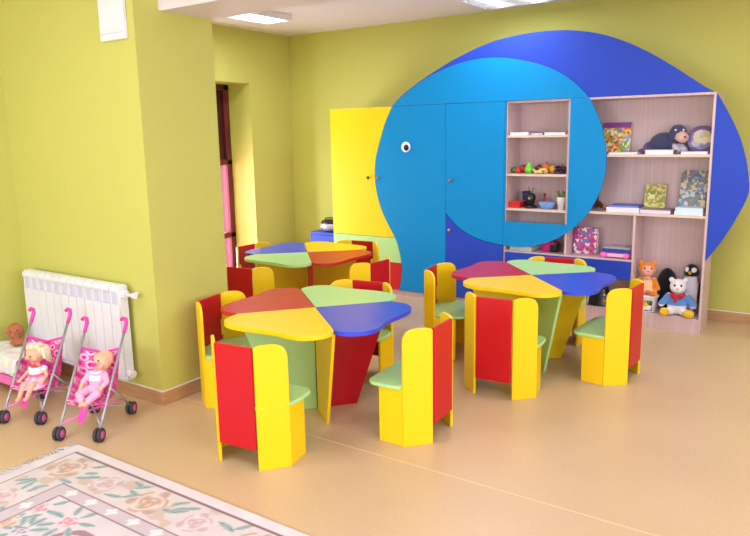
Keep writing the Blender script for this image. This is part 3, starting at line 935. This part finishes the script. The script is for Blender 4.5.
blob('bow', [('e',(-.045,-.01,.135),(.018,.008,.012)), ('e',(.01,-.03,.130),(.02,.008,.012)), ('e',(-.016,-.028,.132),(.01,.009,.01))], M['vfab'], d1, .004, 1, lambda co: (232,70,90))

# bald baby doll in the right stroller, lying back
T2 = Matrix.Translation(st2.location) @ rotz(R(28))
d2 = doll_root('doll', 'bald baby doll in pink pyjamas with pacifier in the right stroller', T2, (.012,.20,.200)); d2.scale = (.88,.88,.88)
hc2 = (.03,.050,.195); fw2 = (-.3,-.85,.35); up2 = (.12,.38,.95)
suit = [('e',(.005,.015,.08),(.056,.044,.066)), ('e',(0,-.01,.03),(.058,.056,.038)), ('e',(.01,.03,.125),(.050,.034,.03)),
        ('c',(-.045,.02,.12),.022,(-.078,-.01,.075),.019), ('c',(.055,.02,.12),.022,(.085,-.015,.08),.019), ('c',(.085,-.015,.08),.019,(.07,-.045,.06),.016),
        ('c',(-.03,-.03,.025),.034,(-.058,-.105,.025),.027), ('c',(-.058,-.105,.025),.027,(-.03,-.14,.0),.023),
        ('c',(.03,-.03,.025),.034,(.055,-.105,.03),.027), ('c',(.055,-.105,.03),.027,(.025,-.145,.005),.023)]
def suit_col(co):
    if abs(co.x-.002) < .038 and .088 < co.z < .118 and co.y < 0: return (248,240,240) if (int(co.x*320) % 3 or not .097 < co.z < .109) else (230,180,190)
    return mixc((246,160,200),(250,186,216), .5+.5*noise.noise(co*60))
sk = [('e',hc2,(.060,.060,.062)), ('e',(hc2[0]+.01,hc2[1]+.02,hc2[2]+.012),(.054,.05,.054)), ('c',(.012,.035,.13),.02,(.02,.042,.16),.022),
      ('e',(.003,.012,.175),(.02,.02,.018)), ('e',(.046,.0,.182),(.02,.02,.018)), ('e',(.012,-.010,.198),(.008,.010,.008)),
      ('e',(-.030,.055,.195),(.008,.012,.014)), ('e',(.088,.06,.198),(.008,.012,.014)),
      ('c',(-.078,-.01,.075),.016,(-.085,-.045,.035),.013), ('e',(-.086,-.055,.024),(.015,.017,.012)), ('e',(.062,-.055,.055),(.014,.014,.012)),
      ('c',(-.045,-.12,.01),.019,(-.02,-.152,-.012),.016), ('e',(-.016,-.165,-.018),(.016,.024,.014)),
      ('c',(.045,-.12,.012),.019,(.015,-.155,-.008),.016), ('e',(.014,-.168,-.014),(.016,.024,.014)),
      ('c',(0,.03,.05),.03,(.01,.03,.13),.02), ('c',(0,.02,.06),.018,(-.045,-.12,.012),.012), ('c',(0,.02,.06),.018,(.045,-.12,.012),.012), ('c',(-.04,.02,.12),.012,(-.078,-.01,.075),.012), ('c',(.04,.02,.12),.012,(.085,-.015,.08),.012), ('c',(.085,-.015,.08),.012,(.062,-.055,.055),.012)]
for s, c in ((-1,(-.086,-.055,.024)), (1,(.062,-.055,.055))):
    for k in range(4): sk.append(('c',(c[0]+(k-1.5)*.007, c[1]-.006, c[2]-.004),.005,(c[0]+(k-1.5)*.008, c[1]-.020-.003*(k in (1,2)), c[2]-.013),.0042))
    sk.append(('c',(c[0]-s*.011, c[1], c[2]),.005,(c[0]-s*.019, c[1]-.010, c[2]-.004),.0045))
body2 = blob('body', sk, M['skin'], d2, .004, 2, doll_face(hc2, .06, fw2, up2))
add_eyes(body2, hc2, .062, fw2, up2)
blob('pyjamas', suit, M['vfab'], d2, .004, 3, suit_col)
pc = Vector(hc2) + Vector(fw2).normalized()*.064 - Vector(up2).normalized()*.028
pq = B(); rotp = Vector((0,0,1)).rotation_difference(Vector(fw2).normalized()).to_matrix().to_4x4()
pq.ball(pc, (.022,.015,.005), 0, 16, 8, rotp); pq.lathe([(.006,.0),(.010,.006),(.009,.010),(.006,.011)], pc + Vector(fw2).normalized()*.003, rotp, 14)
pq.build('pacifier', M['pink'], d2)
bb_ = blob('collar', [('c',(-.025,-.003,.138),.010,(.005,-.014,.134),.010), ('c',(.005,-.014,.134),.010,(.042,-.004,.140),.010)], M['vfab'], d2, .004, 1, lambda co: (250,236,242))

# doll bed with quilt and a dark doll at the left edge
bed = thing('doll_bed', 'pink doll bed with pastel quilt at the left photo edge under the radiator', 'doll bed', (-4.515, 2.305, 0))
b = B(); b.box(-.262, .262, -.135, .135, .06, .10)
for sx in (-1, 1):
    for sy in (-1, 1): b.box(sx*.24-.015, sx*.24+.015, sy*.12-.012, sy*.12+.012, 0, .06)
b.box(-.262, -.245, -.135, .135, .10, .20); b.box(.245, .262, -.135, .135, .10, .16)
b.box(-.245, .245, -.135, -.12, .10, .125); b.box(-.245, .245, .12, .135, .10, .125)
b.build('frame', M['pink_soft'], bed, bevel=.006)
def quilt(u, v):
    x = -.243+.486*u; k = v*2-1
    if abs(k) > .82:
        e = (abs(k)-.82)/.18; y = math.copysign(.125+.016*math.sin(e*1.57), k); z = .238-.10*e
    else: y = k/.82*.125; z = .238+.018*math.cos(k*1.6)
    n_ = noise.noise(Vector((x*14, k*2.2, 0)))*.010
    return Vector((x, y, z+n_))
PAS = [(240,220,230),(214,226,240),(244,232,204),(220,238,222),(232,214,236),(246,238,240)]
def quilt_col(co):
    i, j = math.floor((co.x+co.y*.35)/.03), math.floor((co.y*1.1+co.z-.3*co.x)/.03)
    return PAS[(i*7+j*5+(i*j) % 3) % 6]
B().grid(90, 60, quilt).build('quilt', M['vfab'], bed, color=quilt_col, solid=.006)
B().ball((-.17, .03, .228), (.055,.085,.035), 0, 20, 10).build('pillow', mat('white_pillow', (240,232,236), .9), bed)
d3 = thing('doll', 'tan bald doll lying in the doll bed, its head up by the left wall', 'doll', (-4.640, 2.385, .272))
h3 = Vector((0,.0,.060))
tan = (176,104,72)
def tan_col(co):
    q = doll_face(h3, .055, (.75,-.6,.3), (-.3,.1,.95))(co)
    return tan if q == SKIN else (170,84,70)
bd3 = blob('body', [('e',h3,(.056,.054,.058)), ('e',(.03,-.03,.045),(.022,.02,.02)), ('e',(.045,-.035,.062),(.009,.009,.008)), ('c',(.03,-.01,.03),.018,(.07,-.03,.018),.02),
    ('e',(.11,-.045,.014),(.055,.04,.026)), ('c',(.09,-.08,.012),.013,(.14,-.09,.008),.011), ('e',(-.01,-.052,.06),(.013,.008,.014)), ('e',(-.012,.052,.062),(.013,.008,.014))], M['skin'], d3, .004, 2, tan_col)
add_eyes(bd3, h3, .056, (.75,-.6,.3), (-.3,.1,.95))

# ------------------------------------------------------------------ things on the shelves
def book(label, x0, x1, z0, h, y, tilt, cols, depth=.014, scale=30, border=None, group='picture books on the shelves', name='picture_book', cat='book', rz=0):
    """book standing, leaning back"""
    t = thing(name, label, cat, ((x0+x1)/2, y, z0), rz, group)
    w = (x1-x0)/2
    Mx = rotx(-tilt)
    b = B(); b.box(-w, w, 0, .003, 0, h, 0, Mx); b.box(-w, w, depth-.003, depth, 0, h, 0, Mx); b.box(-w-.001, -w+.003, 0, depth, 0, h, 0, Mx)
    c = b.build('cover', mat_print(name+'_print', cols, scale, seed=random.random()*9), t)
    B().box(-w+.003, w-.004, .003, depth-.003, .004, h-.004, 0, Mx).build('pages', M['paper'], t)
    if border:
        q = B(); q.box(-w, w, -.0012, 0, h-h*.17, h, 0, Mx); q.box(-w, w, -.0012, 0, 0, h*.05, 0, Mx)
        q.build('title_band', mat('band', border, .4), c)
    return t
def flat(label, x0, x1, y0, y1, z0, h, rgb, cat='papers', group='papers and folders lying on the shelves', name='folder', rz=0, spine=None):
    t = thing(name, label, cat, ((x0+x1)/2, (y0+y1)/2, z0), rz, group)
    w, d = (x1-x0)/2, (y1-y0)/2
    b = B(); b.box(-w, w, -d, d, h-.003, h); b.box(-w, w, -d, d, 0, .003); b.box(w-.003, w, -d, d, 0, h)
    b.build('cover', mat('folder_cover', rgb, .5), t)
    B().box(-w+.003, w-.004, -d+.003, d-.003, .003, h-.003).build('pages', M['paper'], t)
    if spine:
        B().box(-w, w, -d-.002, -d, .001, h-.001).build('spine', mat('spine', spine, .5), t)
    return t
YS = YC+.03
# niche, top shelf: papers
flat('thin stack of white papers on the top niche shelf, left', -2.575, -2.40, YS, YS+.25, 1.577, .028, (232,224,236), name='paper_stack')
flat('grey folder on the top niche shelf between the white papers', -2.395, -2.29, YS+.01, YS+.24, 1.577, .018, (120,110,132), rz=.12)
flat('white booklet on the top niche shelf, right', -2.255, -2.07, YS-.01, YS+.24, 1.577, .020, (240,238,246), name='booklet')
# niche, middle shelf: toy fruit
zf = 1.243
def fruit(name, label, x, y, z, r, rgb, squash=(1,1,1), stem=True, leafc=None):
    t = thing(name, label, 'toy fruit', (x, y, z), 0, 'toy fruit on the niche shelf')
    prof = [(0,.10),(.30,.0),(.72,.14),(.97,.6),(1,1.0),(.92,1.42),(.66,1.78),(.3,1.9),(0,1.80)]
    prof = cr(prof, 3)
    B().lathe([(a*r, c*r*squash[2]) for a, c in prof], (0,0,0), None, 20).build('flesh', mat(name+'_skin', rgb, .3), t)
    if stem: B().tube([(0,0,1.7*r*squash[2]), (.1*r,0,2.25*r*squash[2])], .1*r, 6).build('stem', mat('fruit_stem', (90,70,40), .7), t)
    if leafc:
        q = B()
        for k in range(5):
            a = k*1.256; q.add([(0,0,1.88*r),(.5*r*math.cos(a-.35),.5*r*math.sin(a-.35),1.95*r),(.95*r*math.cos(a),.95*r*math.sin(a),1.75*r),(.5*r*math.cos(a+.35),.5*r*math.sin(a+.35),1.95*r)], [(0,1,2,3)])
        q.build('leaf', mat('fruit_leaf', leafc, .5), t, solid=.002)
    return t
fruit('strawberry', 'green-topped dark red toy strawberry at the left end of the niche fruit', -2.560, 5.93, zf, .026, (70,110,60), leafc=(60,120,60))
fruit('tomato', 'large red toy tomato in the niche, left of the green pear', -2.492, 5.98, zf, .036, (205,40,48), (1,1,.95), leafc=(70,130,60))
fruit('apple', 'small red toy apple in front of the large tomato in the niche', -2.500, 5.875, zf, .024, (214,44,40))
t = thing('pear', 'bright green toy pear on the niche shelf', 'toy fruit', (-2.418, 5.93, zf), 0, 'toy fruit on the niche shelf'); t.scale = (.88,.88,.88)
B().lathe(cr([(0,.002),(.024,0),(.040,.018),(.043,.040),(.034,.066),(.020,.088),(.015,.102),(.009,.110),(0,.111)], 4), (0,0,0), None, 24).build('flesh', mat('pear_skin', (110,220,60), .3), t)
B().tube([(0,0,.108), (.004,0,.122)], .003, 6).build('stem', mat('pear_stem', (90,70,40), .7), t)
def grapes(label, x, y, rgb, n, w, h, seed):
    t = thing('grape_bunch', label, 'toy fruit', (x, y, zf), 0, 'toy fruit on the niche shelf')
    q = random.Random(seed); b = B()
    for k in range(n):
        f = q.random(); b.ball((q.uniform(-w,w), q.uniform(-.03,.03), .012+f*h*(1-.4*abs(q.uniform(-1,1)))), .0125, 0, 12, 8)
    b.build('grapes', mat('grape_skin', rgb, .25), t)
    B().tube([(0,0,h*.6), (.004,0,h+.022), (.02,0,h+.03)], .003, 6).build('stem', mat('grape_stem', (96,84,44), .7), t)
    return t
grapes('pale yellow toy grape bunch in the middle of the niche fruit', -2.300, 5.90, (226,212,130), 34, .058, .030, 1)
grapes('dark purple toy grape bunch at the right end of the niche fruit', -2.122, 5.92, (64,34,62), 40, .055, .055, 2)
fruit('orange', 'toy orange behind the yellow grapes in the niche', -2.285, 6.00, zf, .047, (222,120,50), (1,1,.95))
fruit('plum', 'dark brown toy plum behind the left side of the yellow grapes', -2.352, 6.00, zf, .037, (110,60,34))
fruit('lemon', 'golden toy lemon between the yellow and the purple grapes', -2.205, 5.97, zf, .039, (224,170,50), (1,1,.95))
# niche, lower shelf
zf = .937
t = thing('red_box', 'small red plastic box at the left of the lower niche shelf', 'box', (-2.525, 5.92, zf), 0)
B().box(-.052, .052, -.055, .055, 0, .042).build('body', mat('red_plastic', (214,28,40), .4), t, bevel=.005)
B().box(-.056, .056, -.059, .059, .0425, .056).build('lid', mat('red_plastic_lid', (226,44,56), .35), t, bevel=.004)
t = thing('blue_cup', 'small dark blue cup behind the red box in the niche', 'cup', (-2.490, 6.06, zf), 0)
B().lathe([(0,.002),(.030,.002),(.034,.10),(.037,.135),(.034,.135),(.030,.01),(0,.008)], (0,0,0), None, 20).build('bowl', mat('navy_plastic', (52,60,120), .4), t)
B().tube([(.034,0,.10), (.056,0,.095), (.056,0,.05), (.032,0,.04)], .005, 8).build('handle', mat('navy_plastic_handle', (52,60,120), .4), t)
t = thing('toy_coffee_machine', 'black toy machine with two thin prongs on the lower niche shelf', 'toy', (-2.395, 5.93, zf), 0)
B().lathe([(0,0),(.058,0),(.060,.012),(.050,.022),(.036,.028),(0,.028)], (0,0,0), None, 24).build('base', M['black_plastic'], t)
B().lathe(cr([(.030,.028),(.040,.055),(.044,.085),(.040,.112),(.028,.128),(0,.131)], 3), (0,0,0), None, 20).build('body', M['black_plastic'], t)
for s in (-1, 1): B().tube([(s*.010,0,.126), (s*.013,0,.150), (s*.022,0,.172), (s*.020,0,.186)], .003, 6).build('prong', M['black_plastic'], t)
for s in (-1, 1): B().tube([(s*.038,0,.066), (s*.082,0,.062)], .004, 6).build('arm', mat('mauve_rod', (170,90,110), .5), t)
B().lathe([(0,.004),(.010,.003),(.011,0)], (0,-.043,.085), rotx(PI/2), 12).build('dial', M['metal'], t)
t = thing('blue_bowl', 'pale blue plastic bowl on the lower niche shelf', 'bowl', (-2.228, 5.90, zf), 0)
B().lathe([(0,.002),(.042,0),(.050,.004),(.064,.030),(.072,.052),(.074,.060),(.069,.060),(.060,.032),(.046,.010),(0,.008)], (0,0,0), None, 32).build('body', mat('pale_blue_plastic', (128,170,226), .4), t)
t = thing('red_bottle', 'thin red toy bottle behind the blue bowl in the niche', 'toy bottle', (-2.300, 6.02, zf), 0)
B().lathe([(0,0),(.015,.001),(.016,.06),(.010,.08),(.008,.105),(0,.106)], (0,0,0), None, 16).build('body', mat('red_glassy', (190,40,50), .3), t)
B().lathe([(.010,.105),(.011,.125),(0,.126)], (0,0,0), None, 12).build('cap', mat('dark_red_cap', (120,20,30), .4), t)
t = thing('potted_plant', 'small plant in a white pot at the right of the lower niche shelf', 'plant', (-2.100, 5.89, zf), 0)
B().lathe([(0,.002),(.027,0),(.036,.104),(.037,.108),(.033,.108),(.030,.094),(0,.092)], (0,0,0), None, 24).build('pot', M['white_plastic'], t)
q = random.Random(4); b = B(); f2 = B()
for k in range(26):
    a = q.random()*6.28; rr_ = q.uniform(.012,.042); zt = q.uniform(.115,.165)
    d = Vector((math.cos(a), math.sin(a), 0)); n_ = Vector((-d.y, d.x, 0)); c = d*rr_ + Vector((0,0,zt))
    b.add([d*.008+Vector((0,0,.094)), c-n_*.008+Vector((0,0,-.015)), c+d*.014, c+n_*.008+Vector((0,0,-.015))], [(0,1,2,3)])
for k in range(5):
    a = q.random()*6.28; f2.ball((.028*math.cos(a)-.01, .03*math.sin(a), q.uniform(.14,.16)), .009, 0, 8, 6)
b.build('foliage', mat('leaf_green', (96,140,60), .6), t, solid=.0015); f2.build('blossom', mat('red_blossom', (200,60,60), .6), t)

# right bay, upper shelf (z 1.412)
z = 1.412
book('picture book with a purple top band standing on the upper right shelf', -1.815, -1.588, z, .262, 6.03, R(12), [(240,200,70),(110,190,70),(230,120,60),(250,236,190),(140,150,210),(200,80,60)], border=(140,70,150), scale=44)
flat('white sheaf of papers at the left of the upper right shelf', -1.700, -1.475, YS-.015, YS+.10, z, .016, (236,232,240), name='paper_stack', rz=.04)
t = flat('white ring binder with black ends in the middle of the upper right shelf', -1.420, -1.190, YS-.022, YS+.10, z, .034, (240,240,244), name='ring_binder', cat='binder')
for s in (-1, 1): B().box(s*.115-.010, s*.115+.010, -.063, -.03, .002, .032).build('clip', M['black_plastic'], t)
flat('pale grey magazine pile at the right end of the upper right shelf', -1.150, -.955, YS-.01, YS+.09, z, .022, (200,196,212), name='magazine_pile')
# slumped grey-blue plush dog
GB = (66,70,104); GBl = (188,150,150)
pd = thing('plush_dog', 'slumped grey-blue plush dog with pale muzzle on the upper right shelf', 'plush toy', (-1.302, 6.05, z))
def dogc(co):
    if (co-Vector((.135,-.075,.120))).length < .055: return (222,182,168)
    if co.x > .06 and co.z < .08 and co.y < -.02: return (196,186,206)
    if co.x < -.14: return (110,72,140)
    return GB
blob('body', [('e',(-.03,0,.085),(.105,.058,.085), roty(R(-18))), ('e',(-.12,0,.05),(.06,.05,.05)), ('e',(.09,-.03,.165),(.068,.06,.066)), ('e',(.135,-.07,.125),(.046,.045,.040)),
     ('c',(.06,-.02,.07),.035,(.10,-.055,.028),.028), ('c',(.09,.0,.07),.036,(.145,-.03,.028),.028), ('c',(-.11,-.03,.03),.03,(-.17,-.055,.024),.024), ('c',(-.13,.03,.03),.024,(-.20,-.01,.020),.018),
     ('e',(.06,-.07,.175),(.022,.016,.055), roty(R(20))), ('e',(.115,.03,.18),(.022,.016,.05), roty(R(-25)))], M['plush'], pd, .006, 3, dogc)
for s in (-1, 1): B().ball((.112+s*.026, -.085+s*.016, .186), .008, 0, 10, 8).build('eye', M['eye_white'], pd)
B().ball((.160,-.108,.132), (.012,.009,.009), 0, 10, 8).build('nose', mat('plush_nose', (120,60,70), .5), pd)
t = thing('plate', 'round purple-rimmed picture plate standing at the right of the upper shelf', 'plate', (-1.035, 6.03, z), 0)
T3 = Matrix.Translation((0,.0,.108)) @ rotx(R(78))
B().lathe([(0,.0),(.07,.001),(.095,.010),(.106,.018),(.106,.022),(.094,.015),(.07,.006),(0,.005)], (0,0,0), T3, 40).build('dish', mat('purple_glaze', (104,80,140), .25), t)
B().lathe([(0,.0078),(.06,.0078),(.078,.0100)], (0,0,0), T3, 40).build('picture', mat_print('plate_print', [(206,190,120),(150,140,190),(190,186,196),(120,130,160),(220,206,170)], 22), t)
for s in (-1, 1): B().tube([(s*.05,-.06,.006), (s*.05,.02,.006), (s*.045,.05,.08)], .004, 6).build('stand', M['dark_metal'], t)

# right bay, middle shelf (z .943)
z = .943
flat('blue-spined stack of white books at the left of the middle right shelf', -1.695, -1.432, YS-.02, YS+.20, z, .040, (210,214,240), name='book_stack', cat='books', spine=(226,228,246))
flat('thin blue book on top of the left stack on the middle right shelf', -1.680, -1.440, YS-.005, YS+.19, z+.0405, .013, (90,110,200), name='book', cat='book', spine=(120,136,214))
flat('grey-brown book stack under the small green picture book', -1.425, -1.195, YS-.015, YS+.20, z, .030, (150,120,130), name='book_stack', cat='books', spine=(220,214,232))
flat('white book stack under the large blue picture book', -1.165, -.960, YS-.02, YS+.20, z, .030, (226,232,240), name='book_stack', cat='books', spine=(214,232,240))
flat('upper white book under the large blue picture book', -1.160, -.962, YS-.01, YS+.19, z+.0305, .026, (200,226,232), name='book', cat='book', spine=(206,230,236))
book('small green and gold picture book on the middle right shelf', -1.445, -1.280, z+.031, .195, 6.022, R(12), [(190,180,90),(120,150,60),(206,200,120),(150,130,70),(230,216,140)], scale=62)
book('large blue picture book leaning at the right of the middle shelf', -1.178, -.978, z+.057, .285, 6.020, R(13), [(110,150,186),(200,210,220),(160,120,130),(110,150,130),(214,200,150),(96,120,160)], scale=46, rz=-.08)
# brown toy half behind the ear panel
bt = thing('toy_animal', 'dark brown toy animal half hidden behind the azure ear panel', 'toy', (-1.835, 5.99, z), 0)
blob('body', [('e',(0,0,.045),(.06,.035,.036)), ('e',(.0,0,.10),(.03,.03,.035)), ('c',(.02,0,.04),.018,(.09,-.01,.018),.015), ('c',(-.03,-.02,.03),.016,(-.05,-.04,.014),.014), ('e',(.022,0,.13),(.010,.010,.018)), ('c',(.05,.02,.035),.014,(.12,.03,.014),.012)], M['plush'], bt, .005, 3,
     lambda co: (196,120,70) if co.x > .07 else (78,40,30))

# lower bays above the drawer (z .552)
z = .552
flat('white board game box under the ear panel on the drawer top', -2.555, -2.345, YS, YS+.22, z, .040, (226,232,240), name='game_box', cat='box', group=None, spine=(200,214,228))
t = thing('toy_bag', 'hot pink toy bag with black flap under the ear panel', 'toy bag', (-2.205, 5.97, z), 0)
B().box(-.075, .06, -.06, .06, 0, .09).build('body', mat('hot_pink_cloth', (214,30,120), .7), t, bevel=.02, bseg=4)
B().box(.0, .075, -.066, .05, .0, .075).build('flap', M['black_plastic'], t, bevel=.018, bseg=4)
B().tube([(-.05,0,.085), (-.04,0,.12), (.02,0,.12), (.03,0,.085)], .006, 8).build('handle', M['black_plastic'], t)
book('magenta toy box with printed front on the drawer top shelf', -2.012, -1.808, z, .230, 5.98, R(4), [(190,50,130),(236,226,230),(206,80,150),(170,40,120),(120,110,180),(240,200,220)], depth=.05, scale=46, name='toy_box', cat='box', group=None)
pc_ = thing('toy_car', 'bright pink toy carrier under the blue box right of the magenta box', 'toy', (-1.625, 5.93, z), 0)
B().box(-.12, .135, -.065, .065, .008, .045).build('body', M['pink'], pc_, bevel=.012, bseg=3)
B().box(-.055, .085, -.0665, -.0655, .012, .040).build('panel', mat('pale_pink_panel', (250,190,226), .4), pc_)
b = B()
for x in (-.085, .10): b.lathe([(0,-.006),(.022,-.006),(.024,0),(.022,.006),(0,.006)], (x,-.064,.024), rotx(PI/2), 18)
b.build('wheel', M['pink_soft'], pc_)
t = flat('dark blue and white box lying on the pink toy carrier', -1.722, -1.492, 5.868, 6.095, z+.0455, .036, (206,212,228), name='game_box', cat='box', group=None, spine=(40,60,150))

# right lower bay (floor z .122)
z = .122
tb = thing('storage_tub', 'white tub with coloured print on the bottom shelf under the orange bear', 'tub', (-1.360, 5.93, z), 0)
B().lathe([(0,.003),(.078,0),(.082,.004),(.090,.118),(.094,.122),(.094,.128),(.086,.128),(.080,.01),(0,.008)], (0,0,0), None, 36).build('wall', M['white_plastic'], tb)
pr = B(); pr.grid(16, 8, lambda u, v: Vector(((.0848+.0055*v)*math.cos(-2.5+u*1.7), (.0848+.0055*v)*math.sin(-2.5+u*1.7), .018+.086*v)))
pr.build('print', mat_print('tub_print', [(245,242,246),(240,200,50),(245,242,246),(150,60,110),(120,180,70),(245,242,246),(60,70,60)], 34), tb, solid=.001)
B().lathe([(0,.1285),(.097,.1285),(.098,.134),(.094,.139),(0,.140)], (0,0,0), None, 36).build('lid', M['white_plastic'], tb)
OR1, CRM1 = (238,140,28), (246,208,168)
ob = thing('plush_bear', 'orange plush bear with cream muzzle sitting on the white tub', 'plush toy', (-1.365, 5.93, z+.141), R(18))
def orc(co):
    if (co-Vector((0,-.055,.205))).length < .045: return (244,176,170)
    if abs(co.x) < .04 and co.y < -.03 and .04 < co.z < .13: return CRM1
    if .138 < co.z < .152 : return (244,236,230)
    return OR1
blob('body', [('e',(0,0,.075),(.062,.055,.075)), ('e',(0,-.01,.210),(.066,.058,.060)), ('e',(0,-.060,.198),(.036,.032,.032)), ('e',(-.050,.0,.262),(.022,.014,.024)), ('e',(.050,.0,.262),(.022,.014,.024)),
     ('c',(-.055,0,.12),.024,(-.082,-.045,.06),.022), ('c',(.055,0,.12),.024,(.082,-.045,.06),.022), ('c',(-.035,-.03,.03),.032,(-.055,-.085,.026),.026), ('c',(.035,-.03,.03),.032,(.055,-.085,.026),.026)], M['plush'], ob, .006, 3, orc)
for s in (-1, 1): B().ball((s*.026,-.062,.228), .007, 0, 10, 8).build('eye', M['eye_black'], ob)
B().ball((0,-.092,.208), (.010,.007,.007), 0, 10, 8).build('nose', mat('pink_nose', (226,110,130), .5), ob)
bk = thing('plush_cushion', 'round black plush cushion behind the white bear on the bottom shelf', 'plush toy', (-1.232, 6.055, z), 0)
blob('pad', [('e',(0,0,.19),(.085,.055,.165)), ('e',(0,0,.10),(.080,.055,.098))], M['plush'], bk, .008, 3, lambda co: (24,20,30))
wb = thing('plush_bear', 'white plush bear in blue jumper and red scarf with yellow feet', 'plush toy', (-1.118, 5.925, z), R(8))
def wbc(co):
    if co.y < -.085 and co.z < .075: return (238,190,30)
    if .085 < co.z < .172 and co.x*co.x < .0190: return (96,150,222)
    return (236,234,240)
blob('body', [('e',(0,0,.085),(.078,.066,.085)), ('e',(0,-.005,.232),(.064,.058,.064)), ('e',(0,-.056,.215),(.034,.028,.026)), ('e',(-.052,.005,.285),(.022,.014,.022)), ('e',(.052,.005,.285),(.022,.014,.022)),
     ('c',(-.065,0,.15),.030,(-.118,-.03,.085),.026), ('c',(.065,0,.15),.030,(.122,-.03,.085),.026), ('c',(-.04,-.03,.035),.034,(-.085,-.085,.032),.030), ('e',(-.092,-.108,.038),(.030,.028,.037)),
     ('c',(.04,-.03,.035),.034,(.085,-.085,.032),.030), ('e',(.095,-.108,.034),(.040,.028,.033))], M['plush'], wb, .006, 3, wbc)
for s in (-1, 1): B().ball((s*.024,-.056,.250), (.008,.006,.011), 0, 10, 8).build('eye', M['eye_black'], wb)
B().ball((0,-.083,.226), (.012,.008,.008), 0, 10, 8).build('nose', mat('yellow_nose', (236,180,40), .5), wb)
blob('scarf', [('e',(-.028,-.070,.166),(.026,.012,.020)), ('e',(.028,-.070,.166),(.026,.012,.020)), ('e',(0,-.074,.166),(.011,.012,.012)), ('c',(-.05,-.02,.172),.012,(-.03,-.06,.168),.010), ('c',(.05,-.02,.172),.012,(.03,-.06,.168),.010), ('c',(-.005,-.078,.16),.009,(-.012,-.084,.122),.012)], M['vfab'], wb, .005, 2, lambda co: (200,24,44))
pg = thing('plush_penguin', 'black and white plush penguin against the right shelf side', 'plush toy', (-1.046, 6.048, z), R(-6)); pg.scale = (1.0, .85, 1.08)
def pgc(co):
    if co.z > .27 and (Vector((abs(co.x)-.028, co.z-.335)).length < .018) and co.y < 0: return (240,240,244)
    if co.y < -.01 and abs(co.x) < .062 and co.z < .285: return (228,226,234)
    if co.z < .022 and co.y < -.05: return (236,180,40)
    return (26,24,32)
blob('body', [('e',(0,0,.14),(.078,.070,.14)), ('e',(0,-.006,.315),(.058,.056,.062)), ('e',(0,0,.245),(.055,.052,.06)), ('c',(-.066,0,.22),.018,(-.092,-.02,.11),.014), ('c',(.066,0,.22),.018,(.092,-.02,.11),.014), ('e',(-.035,-.06,.012),(.028,.034,.012)), ('e',(.035,-.06,.012),(.028,.034,.012))], M['plush'], pg, .006, 3, pgc)
B().lathe([(.014,0),(.008,.018),(0,.028)], (0,-.058,.312), rotx(PI/2), 12).build('beak', mat('beak_orange', (236,170,40), .5), pg)
bg = thing('handbag', 'black shiny bag on the bottom shelf below the blue drawer', 'bag', (-1.77, 5.95, z), 0)
b = B(); b.grid(24, 16, lambda u, v: Vector(((.115-.012*abs(math.sin(v*PI))*0)*math.cos(u*2*PI)*(1-.25*v)*(1+.05*math.sin(u*18)), .075*math.sin(u*2*PI)*(1-.45*v), .155*v+.006*math.sin(u*12)*v)))
b.build('body', mat('black_shiny_cloth', (26,26,30), .25, bump=.6, bscale=62), bg, solid=.004)
B().box(-.085, .085, -.04, .04, .146, .156).build('zip_top', M['black_plastic'], bg, bevel=.004)
B().tube([(-.06,-.03,.145), (-.05,-.05,.20), (0,-.055,.215), (.05,-.05,.20), (.06,-.03,.145)], .006, 8).build('handle', M['black_plastic'], bg)
for zz in (.05, .10): B().ball((.075,-.055,zz), (.012,.008,.012), 0, 12, 8).build('buckle', M['metal'], bg)

# ------------------------------------------------------------------ light
w = bpy.data.worlds.new('sky'); SC.world = w; w.use_nodes = True
bgn = w.node_tree.nodes['Background']
bgn.inputs['Color'].default_value = (0.86, 0.93, 1.0, 1); bgn.inputs['Strength'].default_value = 1.2
def window_light(name, loc, rot, sx, sy, power, rgb):
    l = bpy.data.lights.new(name, 'AREA'); l.shape = 'RECTANGLE'; l.size = sx; l.size_y = sy
    l.energy = power; l.color = rgb
    o = bpy.data.objects.new(name, l); COL.objects.link(o); o.location = loc; o.rotation_euler = rot
    return o
DAY = (.90, .94, 1.0)
for xc, wd, pw in ((-3.35, 1.9, 80), (-.95, 1.9, 28), (1.3, 1.8, 28)):
    window_light('daylight_behind', (xc, YF-.22, 1.65), (R(90), 0, 0), wd, 1.6, pw, DAY)
for yc, wd in ((-.6, 2.0), (1.9, 2.0)):
    window_light('daylight_right', (XR+.22, yc, 1.65), (R(90), 0, R(90)), wd, 1.6, 52, DAY)
window_light('daylight_alcove', (XA-.45, (WY0+WY1)/2, 1.1), (R(90), 0, R(-90)), .9, 2.0, 250, (.9,.95,1))

# ------------------------------------------------------------------ camera
cam = bpy.data.cameras.new('camera'); co = bpy.data.objects.new('camera', cam); COL.objects.link(co)
F, PITCH, ROLL, YAW = 697.545, .18796, -.01838, .60509
cam.sensor_fit = 'HORIZONTAL'; cam.sensor_width = 36.0; cam.lens = F/750*36.0
fw = Vector((-math.sin(YAW)*math.cos(PITCH), math.cos(YAW)*math.cos(PITCH), -math.sin(PITCH)))
rt = Vector((math.cos(YAW), math.sin(YAW), 0)); up = rt.cross(fw)
c_, s_ = math.cos(ROLL), math.sin(ROLL)
rt2 = rt*c_ + up*s_; up2_ = up*c_ - rt*s_
co.matrix_world = Matrix((( rt2.x, up2_.x, -fw.x, 0), (rt2.y, up2_.y, -fw.y, 0), (rt2.z, up2_.z, -fw.z, 1.6), (0,0,0,1)))
cam.clip_start = .05
SC.camera = co

SC.view_settings.view_transform = 'Standard'
SC.view_settings.look = 'None'
SC.view_settings.exposure = 0.05
SC.view_settings.gamma = 1.0
SC.view_settings.use_curve_mapping = False
SC.cycles.use_denoising = True
SC.cycles.max_bounces = 10
SC.cycles.diffuse_bounces = 6
